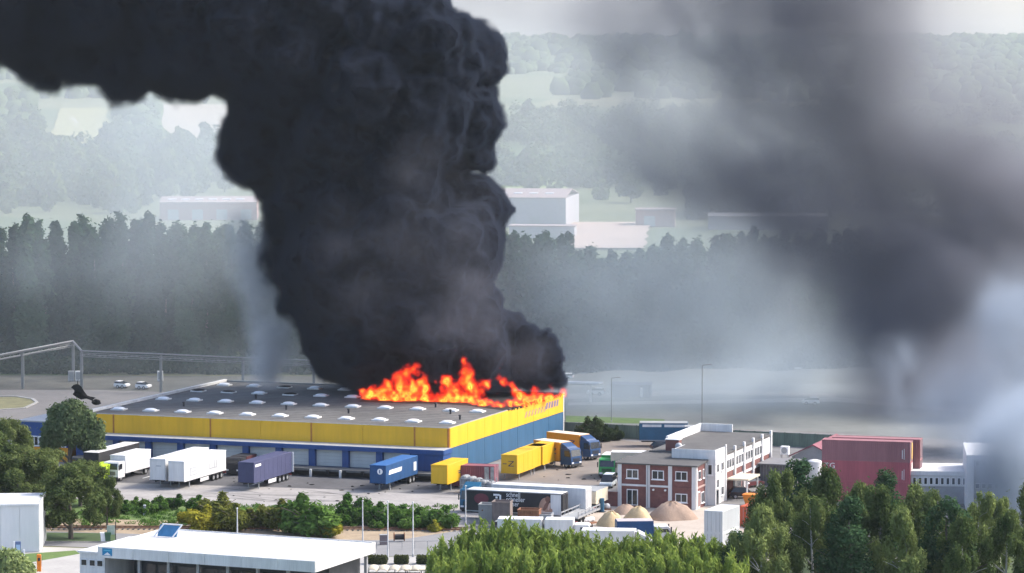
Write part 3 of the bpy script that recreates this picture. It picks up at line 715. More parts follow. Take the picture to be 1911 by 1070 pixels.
def box_truck(label, loc, rz, side, roof, cabcol, Lb=7.2, z0=1.05, z1=3.6, cat='truck', group=None, deflector=False, seam=None, name='box_truck', ribs=0, cab_h=2.85):
    t = thing(name, label, cat, loc, rz, group)
    cargo(t, 0, Lb, z0, z1, 2.5, side, roof, ribs)
    running_gear(t, (1.6,), Lb+0.3, z0, guard=None)
    cab_parts(t, Lb+0.15, cabcol, z1=cab_h, deflector=deflector)
    return t
def tractor_unit(label, loc, rz, col, cat='truck'):
    t = thing('tractor_unit', label, cat, loc, rz)
    c = MB()
    for y in (-0.42, 0.42): c.box(0, y-0.1, 0.65, 3.9, y+0.1, 0.92)
    c.cyl((1.0,0,0.95), (1.0,0,1.05), 0.5, n=14); c.box(2.6,-1.1,0.35,3.6,1.1,0.9); c.build('chassis', DARK, t)
    for s in (-1, 1): wheel(t, 1.0, s*0.95)
    cab_parts(t, 3.9, col, z1=3.2, w=2.45, length=2.1); return t

def car(label, loc, rz, col, L=4.4, H=1.45, name='parked_car', van=False, group=None):
    t = thing(name, label, 'car', loc, rz, group); w = 0.88
    b = MB()
    prof = [(0.05,0.35),(L-0.1,0.35),(L,0.6),(L-0.1,0.78),(L*0.72,0.92),(0.1,0.95),(0,0.7)]
    b.prism(prof, -w, w); body = b.build('body', col, t)
    g = MB(); x0, x1 = (0.12, L*0.72) if not van else (0.08, L*0.84)
    gz = H; a = 0.55 if not van else 0.2
    v = [(x0,-w+0.03,0.93),(x1,-w+0.03,0.93),(x1,w-0.03,0.93),(x0,w-0.03,0.93),(x0+a,-w+0.2,gz),(x1-0.95,-w+0.2,gz),(x1-0.95,w-0.2,gz),(x0+a,w-0.2,gz)]
    g.add(v, [(0,1,5,4),(1,2,6,5),(2,3,7,6),(3,0,4,7)]); g.build('windows', GLASS, t)
    r = MB(); r.add([(v[k][0],v[k][1],gz-0.002) for k in (4,5,6,7)]+[(v[k][0],v[k][1]*0.94,gz+0.05) for k in (4,5,6,7)], [(4,5,6,7),(0,1,5,4),(1,2,6,5),(2,3,7,6),(3,0,4,7)]); r.build('roof', col, t)
    for x in (0.8, L-0.85):
        for s in (-1, 1): wheel(t, x, s*(w-0.08), True)
    for s in (-1, 1):
        l = MB(); l.box(L-0.09, s*0.62-0.17, 0.6, L-0.005, s*0.62+0.17, 0.74); l.build('headlight', LAMP, t)
        l = MB(); l.box(-0.01, s*0.66-0.15, 0.66, 0.05, s*0.66+0.15, 0.84); l.build('tail_light', TAIL, t)
    return t

DOCK = -math.pi/2-TH                       # nose towards the camera, tail at the dock
def dock(px, py, L, z=1.15):
    """rear point of a trailer whose front bottom centre shows at the pixel"""
    fx, fy, _ = gp(px, py, z); return (fx+VX*L, fy+VY*L, 0)

# the dock row, left to right
t = semi('white roofed trailer with a dark curtain side beside the willow', dock(170, 880, 13.4), DOCK, DARK, WHITE, z1=3.9)
t2 = box_truck('lime green truck cab standing half hidden by the willow', dock(183, 893, 4.0, 0.6), DOCK, LIME, LIME, LIME, Lb=3.0, z1=2.5, cab_h=2.7)
bt = box_truck('white box truck with its cab to the yard, leftmost on the dock', dock(221, 884, 8.2, 0.9), DOCK, WHITE, WHITE, WHITE, Lb=8.4, z0=1.05, z1=3.55)
wa = semi('white semi-trailer nose to the yard, the left one of the close white pair', dock(294, 896, 14.6), DOCK, WHITE, WHITE, L=14.6, z1=4.15, guard=WHITE)
wb = semi('white semi-trailer with faded grey print, the right one of the close white pair', dock(329, 898.5, 14.2), DOCK, WHITE, WHITE, L=14.2, z1=4.0, guard=WHITE)
def side_mark(root, boxes, z_off, h, m, s=1, name='print'):
    b = MB()
    for (x0, z0, x1, z1, sh) in boxes:
        y = s*(h+0.03); q = [(x0,y,z0),(x1,y,z0),(x1-sh,y,z1),(x0-sh,y,z1)]
        b.add(q, [(3,2,1,0) if s > 0 else (0,1,2,3)])
    return b.build(name, m, root, kind='stuff')
# the visible flank of a trailer nosing to the camera is its left side (+y)
side_mark(wb, [(9.5,1.7,9.7,2.9,.1),(10.1,1.7,12.3,1.9,.1),(10.1,2.7,12.3,2.9,.1),(12.1,1.7,12.3,2.9,.1),(10.4,2.2,11.9,2.4,.1),(3.2,2.0,3.4,3.1,0),(4.0,2.0,4.2,3.1,0),(4.8,2.0,5.0,3.1,0),(5.6,2.0,5.8,3.1,0),(3.2,1.9,5.8,2.05,0)], 0, 1.25, PRINTG)
fm = MB(); fm.box(14.64, -0.2, 3.1, 14.66, 0.6, 3.25); fm.build('print', PRINTG, wa)
rv = box_truck('dark red vehicle tail wedged between white and grey trailers at the dock', dock(436, 880, 5.5, 0.6), DOCK, mat('dark_red_paint', (0.10,0.03,0.03), 0.5, 0.2), DARK, DARK, Lb=3.6, z1=2.6, cab_h=2.6)
nb_ = semi('grey blue curtain-sided semi-trailer with a white side guard at the dock', dock(459, 901, 13.4), DOCK, NAVY, NAVY, guard=CLEAN, ribs=9, z1=4.0)
side_mark(nb_, [(11.0,3.35,13.0,3.7,0)], 0, 1.25, PRINTW)
b = MB(); b.box(-0.12, 1.1, 1.1, -0.05, 1.5, 4.0); b.build('open_door', CLEAN, nb_)
bb_ = semi('blue tarpaulin trailer with white lettering backed to the dock', dock(704, 903.5, 12.6), DOCK, BLUET, mat('blue_tarpaulin_roof', (0.03,0.12,0.32), 0.55, 0.1), L=12.4, z0=1.2, z1=3.75, ribs=8, axles=(1.5,2.85))
side_mark(bb_, [(6.6,2.35,11.4,2.95,.3),(0.7,1.75,1.7,3.0,0)], 0, 1.25, PRINTW, name='white_lettering')
b = MB(); b.cyl((12.44,0.35,2.9), (12.47,0.35,2.9), 0.42, n=16); b.build('round_emblem', PRINTW, bb_)
b = MB(); b.box(12.475, 0.25, 2.65, 12.485, 0.4, 3.15); b.build('emblem_stroke', BLUET, bb_)
ys = semi('single yellow swap trailer parked in front of the blue end bay', dock(819, 904, 8.5), DOCK, YELT, YELT, L=8.4, z0=1.2, z1=3.85, axles=(1.6,))
side_mark(ys, [(1.6,2.2,4.1,2.35,.1),(2.4,2.5,4.4,2.62,.1)], 0, 1.25, PRINTD, name='dark_print')

# maroon container and the yellow swap bodies beside the sunny wall
def corrugated(name, label, cat, loc, rz, L, H, W, m, group=None, z=0, doorend=True, end_m=None):
    t = thing(name, label, cat, (loc[0], loc[1], z), rz, group)
    b = MB(); b.box(0.06, -W/2+0.07, 0.12, L-0.06, W/2-0.07, H-0.1); b.build('body', m, t)
    r = MB(); n = int(L/0.28)
    for k in range(n):
        x = 0.15+(L-0.3)*k/n
        for s in (-1, 1):
            y = s*(W/2-0.07); v = [(x,y,0.14),(x+0.18,y,0.14),(x+0.14,y+s*0.05,0.14),(x+0.04,y+s*0.05,0.14)]
            v += [(a, b_, H-0.12) for a, b_, _ in v]
            fs = [(0,1,5,4),(1,2,6,5),(2,3,7,6),(3,0,4,7)]
            r.add(v, fs if s < 0 else [f[::-1] for f in fs])
    r.build('side_corrugation', m, t, kind='stuff')
    f = MB()
    for x in (0, L-0.12):
        for y in (-W/2, W/2-0.12): f.box(x, y, 0, x+0.12, y+0.12, H)
    for y in (-W/2, W/2-0.12):
        f.box(0.12, y, 0, L-0.12, y+0.12, 0.13); f.box(0.12, y, H-0.12, L-0.12, y+0.12, H)
    for x in (0, L-0.12):
        f.box(x, -W/2+0.12, 0, x+0.12, W/2-0.12, 0.13); f.box(x, -W/2+0.12, H-0.12, x+0.12, W/2-0.12, H)
    f.build('frame', m, t)
    rp = MB(); rp.box(0.12, -W/2+0.12, H-0.1, L-0.12, W/2-0.12, H-0.03); rp.build('roof', m, t)
    if doorend:
        for s in (-1, 1):
            d = MB(); y0, y1 = (0.02, W/2-0.14) if s > 0 else (-W/2+0.14, -0.02); d.box(L-0.055, y0, 0.15, L-0.015, y1, H-0.14)
            dd = d.build('door', end_m or m, t)
            for q in (0.3, 0.75):
                l = MB(); y = y0+(y1-y0)*q; l.cyl((L, y, 0.15), (L, y, H-0.15), 0.025, n=5); l.build('lock_bar', GREYM, dd)
    return t
# +x runs to the right along the front direction (rz = -TH)
def gl(px, py, z=0): return gp(px, py, z)
mc = corrugated('shipping_container', 'maroon container with grey stained right end beside the yellow corner', 'container', gl(847, 908), -TH+R(6), 6.3, 3.0, 2.5, MAROON, doorend=True)
mc.location.z = 0.25
b = MB()
b.box(4.85, -1.3, 0.2, 5.5, -1.235, 2.85); b.box(5.75, -1.3, 0.2, 6.25, -1.235, 2.85); b.build('grey_patch', mat('peeled_grey_paint', (0.34,0.34,0.33), 0.9, 0.3, 1.6), mc)
b = MB(); [b.box(x-0.25, -1.0, -0.25, x+0.25, 1.0, 0.0) for x in (0.6, 5.6)]; b.build('bearer', DARK, mc)
# row of yellow swap bodies, noses to the camera
lane = -math.pi/2-TH
for k, (px, py, L) in enumerate(((950, 884, 7.6), (978, 873, 7.4), (998, 867, 7.2))):
    fx, fy, _ = gp(px, py, 1.0)
    t = thing('swap_body', ['yellow swap body with dark print nearest the maroon container', 'yellow swap body in the middle of the close yellow row', 'yellow swap body at the far end of the close yellow row'][k], 'swap body', (fx+VX*L, fy+VY*L, 0), lane, 'yellow swap bodies in a close row')
    cargo(t, 0, L, 1.0, 3.7, 2.5, YELT, YELT, ribs=4)
    for x in (1.2, L-1.2):
        for s in (-1, 1):
            l = MB(); l.box(x-0.06, s*1.1-0.06, 0, x+0.06, s*1.1+0.06, 0.94); l.build('support_leg', GREYM, t)
    if k == 0:
        b = MB(); xx = L+0.034
        b.box(xx, -0.95, 2.35, xx+0.01, -0.35, 2.45); b.box(xx, -0.1, 2.75, xx+0.01, 0.75, 2.85); b.box(xx, -0.1, 2.05, xx+0.01, 0.75, 2.15)
        b.add([(xx+0.005,0.55,2.75),(xx+0.005,0.75,2.75),(xx+0.005,0.1,2.15),(xx+0.005,-0.1,2.15)], [(0,1,2,3),(3,2,1,0)]); b.build('dark_print', PRINTD, t)
# two yellow lorries with blue cabs pointing right
def lorry(label, px, py, rz, Lb):
    x, y, _ = gp(px, py); t = box_truck(label, (x, y, 0), rz, ORG, mat('cream_truck_roof', (0.72,0.62,0.48), 0.6, 0.1), BLUEC, Lb=Lb, z0=1.05, z1=3.75, deflector=True, name='lorry', cab_h=2.95)
    b = MB(); h = -1.285
    b.add([(Lb*.45,h,2.4),(Lb*.62,h,2.4),(Lb*.62,h,2.55),(Lb*.45,h,2.55)], [(0,1,2,3)])
    b.add([(Lb*.7,h,2.0),(Lb*.88,h,2.0),(Lb*.88,h,2.12),(Lb*.7,h,2.12)], [(0,1,2,3)]); b.add([(Lb*.7,h,2.75),(Lb*.88,h,2.75),(Lb*.88,h,2.87),(Lb*.7,h,2.87)], [(0,1,2,3)])
    b.add([(Lb*.70,h,2.12),(Lb*.74,h,2.12),(Lb*.88,h,2.75),(Lb*.84,h,2.75)], [(0,1,2,3)]); b.build('dark_print', PRINTD, t); return t
lorry('orange yellow lorry with a blue cab, the nearer of the two by the blue wall', 1006, 866, -R(42), 5.2)
lorry('orange yellow lorry with a blue cab, the farther one near the concrete wall', 1030, 850, -R(42), 6.6)

# curtain trailer with the big print, its neighbour and the teal tractor
ct = semi('white roofed semi-trailer with a black printed side in the front yard', gp(1054, 976), math.pi-TH, mat('black_curtain_side', (0.02,0.021,0.026), 0.6, 0.15), WHITE, L=13.4, z1=4.0, soft=True)
# visible flank faces the camera: local +y for a trailer pointing left
def curtain_print(t):
    y = 1.285
    def quad(b, x0, z0, x1, z1): b.add([(x0,y,z0),(x1,y,z0),(x1,y,z1),(x0,y,z1)], [(3,2,1,0)])
    b = MB(); quad(b, 0.1, 1.2, 1.55, 3.85); b.build('white_side_panel', WHITE, t)
    b = MB(); n = 14; c = (11.3, 2.85)
    b.add([(c[0]+1.05*math.cos(2*math.pi*k/n), y+0.001, c[1]+0.72*math.sin(2*math.pi*k/n)) for k in range(n)], [tuple(range(n-1,-1,-1))]); b.build('dull_red_print', mat('dull_red_print', (0.16,0.03,0.05), 0.6), t)
    b = MB()
    for k, (x0,z0,x1,z1) in enumerate(((8.7,3.35,9.6,3.6),(8.5,2.7,8.75,3.5),(9.0,3.0,9.3,3.25),(8.55,2.3,8.95,2.6),(9.2,2.2,9.5,2.45))): quad(b, x0, z0, x1, z1)
    b.build('white_print', PRINTW, t, kind='stuff')
    for k, s in enumerate(('schnell', 'schneller', 'besser')):
        o = text('lettering', s, 0.92, t, (7.8+0.1*(k == 2), y+0.004, 3.3-0.62*k), (math.pi/2, 0, math.pi), PRINTW, sx=0.8)
    b = MB(); quad(b, 2.4, 1.72, 5.0, 1.8); b.build('white_print_line', PRINTW, t)
    # printed figures leaning together at the rear end
    sk = MB(); SK = mat('printed_skin_tone', (0.42,0.26,0.19), 0.7, 0.2)
    yy = y+0.003
    def blob(b, cx, cz, rx, rz_, n=14, a=0):
        b.add([(cx+rx*math.cos(2*math.pi*k/n)*math.cos(a)-rz_*math.sin(2*math.pi*k/n)*math.sin(a), yy, cz+rx*math.cos(2*math.pi*k/n)*math.sin(a)+rz_*math.sin(2*math.pi*k/n)*math.cos(a)) for k in range(n)], [tuple(range(n-1,-1,-1))])
    blob(sk, 2.5, 2.45, 0.62, 1.0, a=0.35); blob(sk, 1.95, 1.65, 0.7, 0.4, a=-0.2); sk.build('printed_figure', SK, t)
    yy = y+0.005; sk = MB(); blob(sk, 1.95, 3.2, 0.36, 0.42); blob(sk, 2.2, 2.3, 0.25, 0.7, a=0.5); sk.build('printed_figure', mat('printed_dark_skin', (0.2,0.1,0.075), 0.7, 0.2), t)
    yy = y+0.007; sk = MB(); blob(sk, 1.75, 2.25, 0.16, 0.55, a=0.25); blob(sk, 2.75, 1.6, 0.5, 0.14, a=0.3); sk.build('printed_figure', mat('printed_pale_skin', (0.6,0.42,0.34), 0.7, 0.1), t)
curtain_print(ct)
b = MB(); b.box(-0.1, -1.1, 1.3, -0.055, -0.3, 3.8); b.box(-0.1, 0.25, 1.3, -0.055, 1.1, 3.8); b.build('dark_rear_opening', BLACK, ct)
pt = semi('plain white semi-trailer standing close behind the black printed trailer', gp(1098, 965), math.pi-TH, WHITE, WHITE, L=13.4, z1=3.95)
tc_ = tractor_unit('teal blue tractor unit facing the yard behind a light pole', (gp(874, 957)[0]+VX*6.0, gp(874, 957)[1]+VY*6.0, 0), lane, TEAL)
"""grey covered load beside the tractor"""
gc = thing('covered_load', 'grey netted stillage of scrap behind the teal tractor', 'stillage', gp(858, 921), -TH)
b = MB(); b.box(0,0,0,4.8,2.2,0.2); b.build('base', DARK, gc)
NET = mat('grey_netting', (0.24,0.25,0.26), 0.9, 0.35, 2.5, bump=0.5)
for k in range(5):
    b = MB(); b.bbox(0.05+k*0.95, 0.05, 0.2, 0.9+k*0.95, 2.1, 2.5-0.18*k, 0.18); b.build('bundle', NET, gc)
b = MB()
for x in (0,1.6,3.2,4.7):
    for y in (0,2.1): b.box(x, y, 0.2, x+0.1, y+0.1, 2.2)
b.box(0,-0.02,1.2,4.8,0.06,1.3); b.box(0,-0.02,2.1,4.8,0.06,2.2); b.build('cage', GREYM, gc)
# empty flatbed with stanchions in front of the printed trailer, and open steel bodies
fb = thing('flatbed_trailer', 'grey flatbed trailer with stake sides at the right end of the printed trailer', 'trailer', gp(1062, 984), math.pi/2-TH)
running_gear(fb, (1.5,2.85), 9.5, 1.1); b = MB(); b.box(0,-1.2,1.1,9.5,1.2,1.25); b.build('deck', GREY, fb)
for s in (-1,1):
    b = MB(); b.box(0.1,s*1.2-0.03,1.25,9.4,s*1.2+0.03,1.4); b.box(0.1,s*1.2-0.03,1.75,9.4,s*1.2+0.03,1.9); b.build('side_rail', GREYM, fb)
    for k in range(7): b = MB(); b.box(0.2+k*1.5,s*1.2-0.05,1.251,0.3+k*1.5,s*1.2+0.05,2.0); b.build('stake', GREYM, fb)
pw_ = semi('pale cream panel trailer with a dark roof left of the brick yard wall', gp(1096, 958), math.pi/2-TH, CREAM, GREY, L=5.2, z0=1.3, z1=3.0, axles=(1.2,), legs=False, name='panel_trailer')
for k, (px, py, w, d, h, m, lab, cat, nm) in enumerate((
    (893, 978, 3.0, 2.2, 2.5, GREY, 'grey open steel skip in front of the teal tractor', 'skip', 'steel_skip'),
    (918, 985, 2.4, 2.2, 3.3, mat('brown_grey_sheet', (0.2,0.165,0.15), 0.9, 0.2), 'tall brown grey steel skip below the black printed side', 'skip', 'steel_skip'),
    (966, 990, 2.8, 2.0, 2.6, RUST, 'rusty brown steel skip in front of the printed trailer', 'skip', 'steel_skip'),
    (1000, 990, 2.0, 2.0, 2.0, GREYM, 'light grey steel skip right of the rusty one', 'skip', 'steel_skip'))):
    t = thing(nm, lab, cat, gp(px, py), -TH+R(10), 'steel skips by the printed trailer')
    wt_ = 0.12
    b = MB(); b.box(0,0,0,w,wt_,h); b.box(0,d-wt_,0,w,d,h); b.box(0,wt_,0,wt_,d-wt_,h); b.box(w-wt_,wt_,0,w,d-wt_,h); b.box(wt_,wt_,0,w-wt_,d-wt_,0.15); b.build('shell', m, t)
    for q in range(4):
        b = MB(); b.box(0.15+q*(w-0.45)/3, -0.08, 0.05, 0.3+q*(w-0.45)/3, -0.002, h-0.1); b.build('rib', m, t)
    b = MB(); b.box(-0.06,-0.09,h,w+0.06,wt_,h+0.12); b.box(-0.06,d-wt_,h,w+0.06,d+0.06,h+0.12); b.box(-0.06,wt_+.001,h,wt_,d-wt_-.001,h+0.12); b.box(w-wt_,wt_+.001,h,w+0.06,d-wt_-.001,h+0.12); b.build('rim', m, t)
    b = MB()
    for q in range(9): 
        x, y = random.uniform(.3,w-.6), random.uniform(.3,d-.6); b.ell((x,y,h*0.72),(0.4,0.35,0.4),7,4,jit=0.2)
    b.build('scrap', RUST, t, kind='stuff')
tank = thing('white_drum', 'white plastic drum standing by the right end of the skips', 'drum', gp(1021, 985), 0)
b = MB(); b.cyl((0,0,0),(0,0,1.4),0.45,n=14); b.ell((0,0,1.4),(0.45,0.45,0.25),14,4,z0=0); b.build('drum_shell', WHITE, tank); b = MB(); b.cyl((0,0,1.6),(0,0,1.75),0.14,n=8); b.build('lid', BLACK, tank)
dk = semi('low dark flat trailer with pallets below the black printed side', gp(1050, 997), math.pi-TH, DARK, GREY, L=9, z0=1.0, z1=1.35, legs=False, name='flat_trailer', axles=(1.5,2.8))

# white trucks just behind the bright willow
w1 = semi('white rounded tanker trailer just above the bright willow, left half', gp(1012, 1016), math.pi-TH+R(14), WHITE, WHITE, L=5.6, z0=1.1, z1=3.3, legs=False, name='tank_trailer', axles=(1.3,2.6))
w2 = box_truck('white box van behind the willow right of the rounded trailer', gp(1018, 1016), -TH+R(14), WHITE, WHITE, WHITE, Lb=3.6, z1=3.3, cab_h=2.7)
w3 = box_truck('white box truck with a white wind deflector at the right of the willow', gp(1086, 1044), -TH+R(13), WHITE, WHITE, WHITE, Lb=6.6, z0=1.0, z1=3.75, deflector=True, cab_h=2.9)
w4 = box_truck('truck with a grey tarpaulin roof and a blue tarpaulin end behind the white truck', gp(1150, 1018), -TH+R(24), BLUET, mat('grey_tarpaulin', (0.42,0.38,0.37), 0.8, 0.1), WHITE, Lb=4.6, z1=3.2, cab_h=2.5)
car('dark grey estate car parked left of the white container stack', gp(1282, 1026), -TH+R(10), mat('dark_grey_car_paint', (0.04,0.045,0.05), 0.3), name='parked_car')

# stacked white containers, orange-red containers, red stacks
wz = R(-24)
c1 = corrugated('shipping_container', 'white container, lower one of the white pair', 'container', gp(1318, 1037), R(90)+wz, 6.1, 2.75, 2.45, mat('grey_white_container', (0.6,0.62,0.62), 0.55, 0.06, 0.6, streak=True), 'stacked white containers')
p1 = gp(1331, 1036); c1.location = (p1[0]+math.sin(-wz)*6.1, p1[1]+math.cos(wz)*6.1, 0); c1.rotation_euler = (0, 0, -math.pi/2+wz)
c2 = dup(c1, (c1.location.x, c1.location.y, 2.76), c1.rotation_euler.z, 'white container, upper one of the white pair')
o1 = corrugated('shipping_container', 'orange red container right of the white stack', 'container', gp(1384, 975), R(0), 6.0, 2.7, 2.45, OXIDE)
p1 = gp(1397, 984); o1.location = (p1[0]+math.sin(-wz)*6.0, p1[1]+math.cos(wz)*6.0, 0); o1.rotation_euler = (0, 0, -math.pi/2+wz)
sk = thing('orange_skip', 'orange open skip behind the orange red container', 'skip', gp(1392, 945), -TH)
b = MB(); b.prism([(0,0),(3.2,0),(3.7,1.5),(-0.5,1.5)], 0, 1.8); b.build('shell', ORANGE, sk); b = MB(); b.box(-0.55,-0.06,1.5,3.75,1.86,1.62); b.build('rim', ORANGE, sk)
car('dark blue black car parked beside the white block of the brick house', gp(1360, 930), -TH+R(25), mat('black_car_paint', (0.02,0.022,0.028), 0.25), H=1.55)
car('maroon car under the porch of the brick house', gp(1378, 912), -TH+R(60), mat('maroon_car_paint', (0.12,0.03,0.035), 0.3))
car('pale grey car beside the porch post', gp(1403, 905), -TH+R(60), mat('silver_car_paint', (0.4,0.4,0.41), 0.3))
RC = gp(1533, 935); L40 = 12.3
def red(label, dx, dy, z, m):
    return corrugated('shipping_container', label, 'container', (RC[0]+dx*RX_+dy*VX_, RC[1]+dx*RY_+dy*VY_), RZ_, L40, 2.85, 2.45, m, 'red containers stacked in two rows', z=z)
RZ_ = R(-15); RX_, RY_, VX_, VY_ = math.cos(RZ_), math.sin(RZ_), -math.sin(RZ_), math.cos(RZ_)
ra = red('bright red container at the bottom of the front row behind the birches', 0, 1.3, 0, REDC)
rb = red('bright red container at mid height of the front row, white letters at its left end', 0, 1.3, 2.86, REDC)
rc = red('dull dark red container on top of the front row', 0, 1.3, 5.72, REDD)
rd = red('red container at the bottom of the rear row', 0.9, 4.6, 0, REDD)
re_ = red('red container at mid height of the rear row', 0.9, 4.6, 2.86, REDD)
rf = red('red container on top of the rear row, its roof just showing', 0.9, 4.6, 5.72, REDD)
text('lettering', 'TG', 1.1, rb, (0.4, -1.245, 1.75), (math.pi/2, 0, 0), PRINTW)
for t in (rb, rc):
    b = MB(); b.cyl((11.2,-1.24,0.5),(11.2,-1.24,1.7),0.05,n=5); b.cyl((11.45,-1.24,0.4),(11.45,-1.24,1.9),0.04,n=5); b.build('white_marks', PRINTW, t)
b = MB(); b.box(12.31, -0.1, 0.3, 12.33, 0.9, 2.6); b.build('ochre_patch', mat('ochre_paint', (0.55,0.36,0.10), 0.7, 0.1), rc)
b = MB(); b.box(12.31, -0.2, 0.1, 12.33, 1.1, 2.7); b.build('pale_patch', mat('pale_pink_paint', (0.6,0.5,0.48), 0.7, 0.1), rb)

# green truck, pale car and white trailer left of the house
gt = box_truck('bright green truck half hidden behind the left corner of the brick house', gp(1146, 884), lane+R(8), GREENT, WHITE, GREENT, Lb=4.0, z1=3.2, cab_h=2.9)
car('pale silver van in front of the green truck', gp(1140, 905), lane+R(8), mat('pale_silver_paint', (0.55,0.6,0.62), 0.35), H=1.8, van=True, name='parked_van')
wt2 = semi('white box trailer whose side shows behind the left of the brick house roof', gp(1212, 893), math.pi-TH+R(14), CREAM, WHITE, L=5.6, z0=1.0, z1=3.9, legs=False, axles=(1.3,))
# blue curtain trailers before the concrete wall
bt1 = semi('pale blue curtain trailer before the concrete wall, the left one', gp(1283, 833), math.pi-TH+R(16), STEELB, GREY, L=7.6, z0=1.0, z1=3.8, ribs=6, soft=True, legs=False)
bt2 = semi('pale blue curtain trailer before the concrete wall, half behind the house parapet', gp(1365, 841), math.pi-TH+R(16), STEELB, GREY, L=7.4, z0=1.0, z1=3.8, ribs=6, soft=True, legs=False)
for t, L in ((bt1, 7.6), (bt2, 7.4)):
    for x0, x1 in ((0.5, L*.48), (L*.54, L-0.5)):
        b = MB(); b.box(x0, 1.262, 3.15, x1, 1.275, 3.55); b.build('pale_band', WHITE2, t)
car('dark car parked between blue trailer and brick chimney', gp(1215, 842), -TH+R(30), mat('dark_blue_car_paint', (0.025,0.03,0.045), 0.3))

# heaps of sand and soil before the house
def heap(label, px, py, w, h, m, name):
    x, y, _ = gp(px, py); b = MB(); n = 26; rows = 8; v = []; f = []
    ph = [random.uniform(0, 6.28) for _ in range(6)]
    for i in range(rows+1):
        q = i/rows
        for k in range(n):
            t = 2*math.pi*k/n; r = (1-q**1.15)*(1+0.08*math.sin(2*t+ph[0])+0.06*math.sin(3*t+ph[1])+0.04*math.sin(5*t+ph[2]+q*3))
            v.append((r*w/2*math.cos(t), r*w/2.3*math.sin(t), h*(math.sin(q*math.pi/2)**1.1)*(1+0.05*math.sin(4*t+ph[3]))*(1+random.uniform(-.09,.06))-0.02))
    for i in range(rows):
        for k in range(n): f.append((i*n+k, i*n+(k+1)%n, (i+1)*n+(k+1)%n, (i+1)*n+k))
    b.add(v, f, 0, True); o = b.build(name, m, None, (x, y, 0)); tag(o, label, 'heap', 'heaps before the brick house')
heap('pale yellow sand heap, the left one before the brick house', 1140, 981, 3.9, 1.9, SAND, 'sand_heap')
heap('pale yellow sand heap, the middle one before the brick house', 1191, 975, 4.6, 2.1, SAND, 'sand_heap')
heap('brown grey soil heap by the brick house corner', 1254, 968, 6.6, 2.3, SOIL, 'soil_heap')
heap('low brown soil heap close to the house wall between the sand heaps', 1168, 958, 4.0, 1.2, SOIL, 'soil_heap')
for k, (px, py, lab) in enumerate(((1122, 951, 'white builder bags on a pallet beside the blue drum'), (1098, 977, 'white wrapped bags left of the sand heap'), (1065, 1000, 'white bags behind the willow top'))):
    t = thing('bag_pile', lab, 'bags', gp(px, py), random.uniform(0, 1), 'white bags on the sand yard')
    b = MB(); b.box(-1.2,-0.8,0,1.2,0.8,0.15); b.build('pallet', RUST, t)
    for q in range(4): b = MB(); b.ell((-0.75+0.5*q, random.uniform(-.3,.3), 0.45), (0.45,0.5,0.42), 10, 6, jit=0.08); b.build('bag', WHITE, t)
bd = thing('blue_drum_rack', 'blue steel rack of drums beside the cream panel trailer', 'drums', gp(1102, 955), -TH)
for k in range(3): b = MB(); b.cyl((0.35+k*0.65,0,0.1),(0.35+k*0.65,0,1.9),0.3,n=10); b.build('drum', STEELB, bd)
b = MB(); b.box(0,-0.4,0,2.1,0.4,0.1); b.build('base', DARK, bd)

# ---------------------------------------------------------------- foreground buildings and street furniture
fs = thing('filling_station', 'white flat canopy building with a blue sign panel at its left corner', 'canopy', (0,0,0))
# canopy corners from the photo, roof 6 m up
ZC = 6.0
cFL, cFR = gp(182, 1020, ZC), gp(588, 1048, ZC)
ang = math.atan2(cFR[1]-cFL[1], cFR[0]-cFL[0]); CW = math.hypot(cFR[0]-cFL[0], cFR[1]-cFL[1]); CD = 15.5
fs.location = (cFL[0], cFL[1], 0); fs.rotation_euler = (0, 0, ang)
mb = MB(); mb.box(0.14, 0.14, 5.2, CW-0.14, CD-0.14, 5.85); mb.build('roof_deck', WHITE, fs)
nx_ = 6
for k in range(nx_):
    b = MB(); b.box(CW*k/nx_+0.16, 0.3, 5.852, CW*(k+1)/nx_-0.1, CD-0.3, 5.9); b.build('roof_sheet', mat('white_roof_sheet', (0.52,0.52,0.52), 0.5, 0.14, 0.4), fs)
    b = MB(); b.bbox(CW*k/nx_+0.015, -0.0, 4.75, CW*(k+1)/nx_-0.015, 0.138, 6.0, 0.02); b.build('fascia_panel', WHITE2, fs)
for k in range(3):
    b = MB(); b.bbox(CW-0.138, 0.16+(CD-0.3)*k/3, 4.75, CW, 0.14+(CD-0.3)*(k+1)/3, 6.0, 0.02); b.build('fascia_panel', WHITE2, fs)
    b = MB(); b.bbox(0, 0.16+(CD-0.3)*k/3, 4.75, 0.138, 0.14+(CD-0.3)*(k+1)/3, 6.0, 0.02); b.build('fascia_panel', WHITE2, fs)
b = MB(); b.bbox(0, CD-0.138, 4.75, CW, CD, 6.0, 0.02); b.build('fascia_panel', WHITE2, fs)
col_ = MB(); col_.bbox(-0.18, -0.18, 0, 0.18, 0.18, 5.19, 0.03); colm = col_.mesh('column', GREYM)
for x in (4.2, 8.0, 11.8, 15.6, 19.4, 23.2):
    for y in (2.2, 13): link('column', colm, fs, (x, y, 0))
link('column', colm, fs, (CW-0.6, 14.2, 0)); link('column', colm, fs, (CW-0.6, 0.8, 0))
b = MB(); b.box(1.0, 6.5, 0, CW-1.5, 14.5, 5.15); b.build('shop_wall', mat('dark_shop_front', (0.04,0.045,0.05), 0.5, 0.2), fs)
for k in range(9):
    b = MB(); b.box(1.6+k*2.7, 6.4, 0.3, 3.9+k*2.7, 6.49, 3.2); b.build('shop_window', GLASS, fs)
b = MB(); b.box(0.62, -0.02, 5.02, 1.9, -0.004, 5.85); b.build('sign_panel', mat('blue_sign', (0.01,0.22,0.42), 0.4, 0.05), fs)
b = MB(); b.add([(0.8,-0.026,5.08),(1.75,-0.026,5.08),(1.3,-0.026,5.4)], [(0,1,2)]); b.build('sign_emblem', PRINTW, fs)
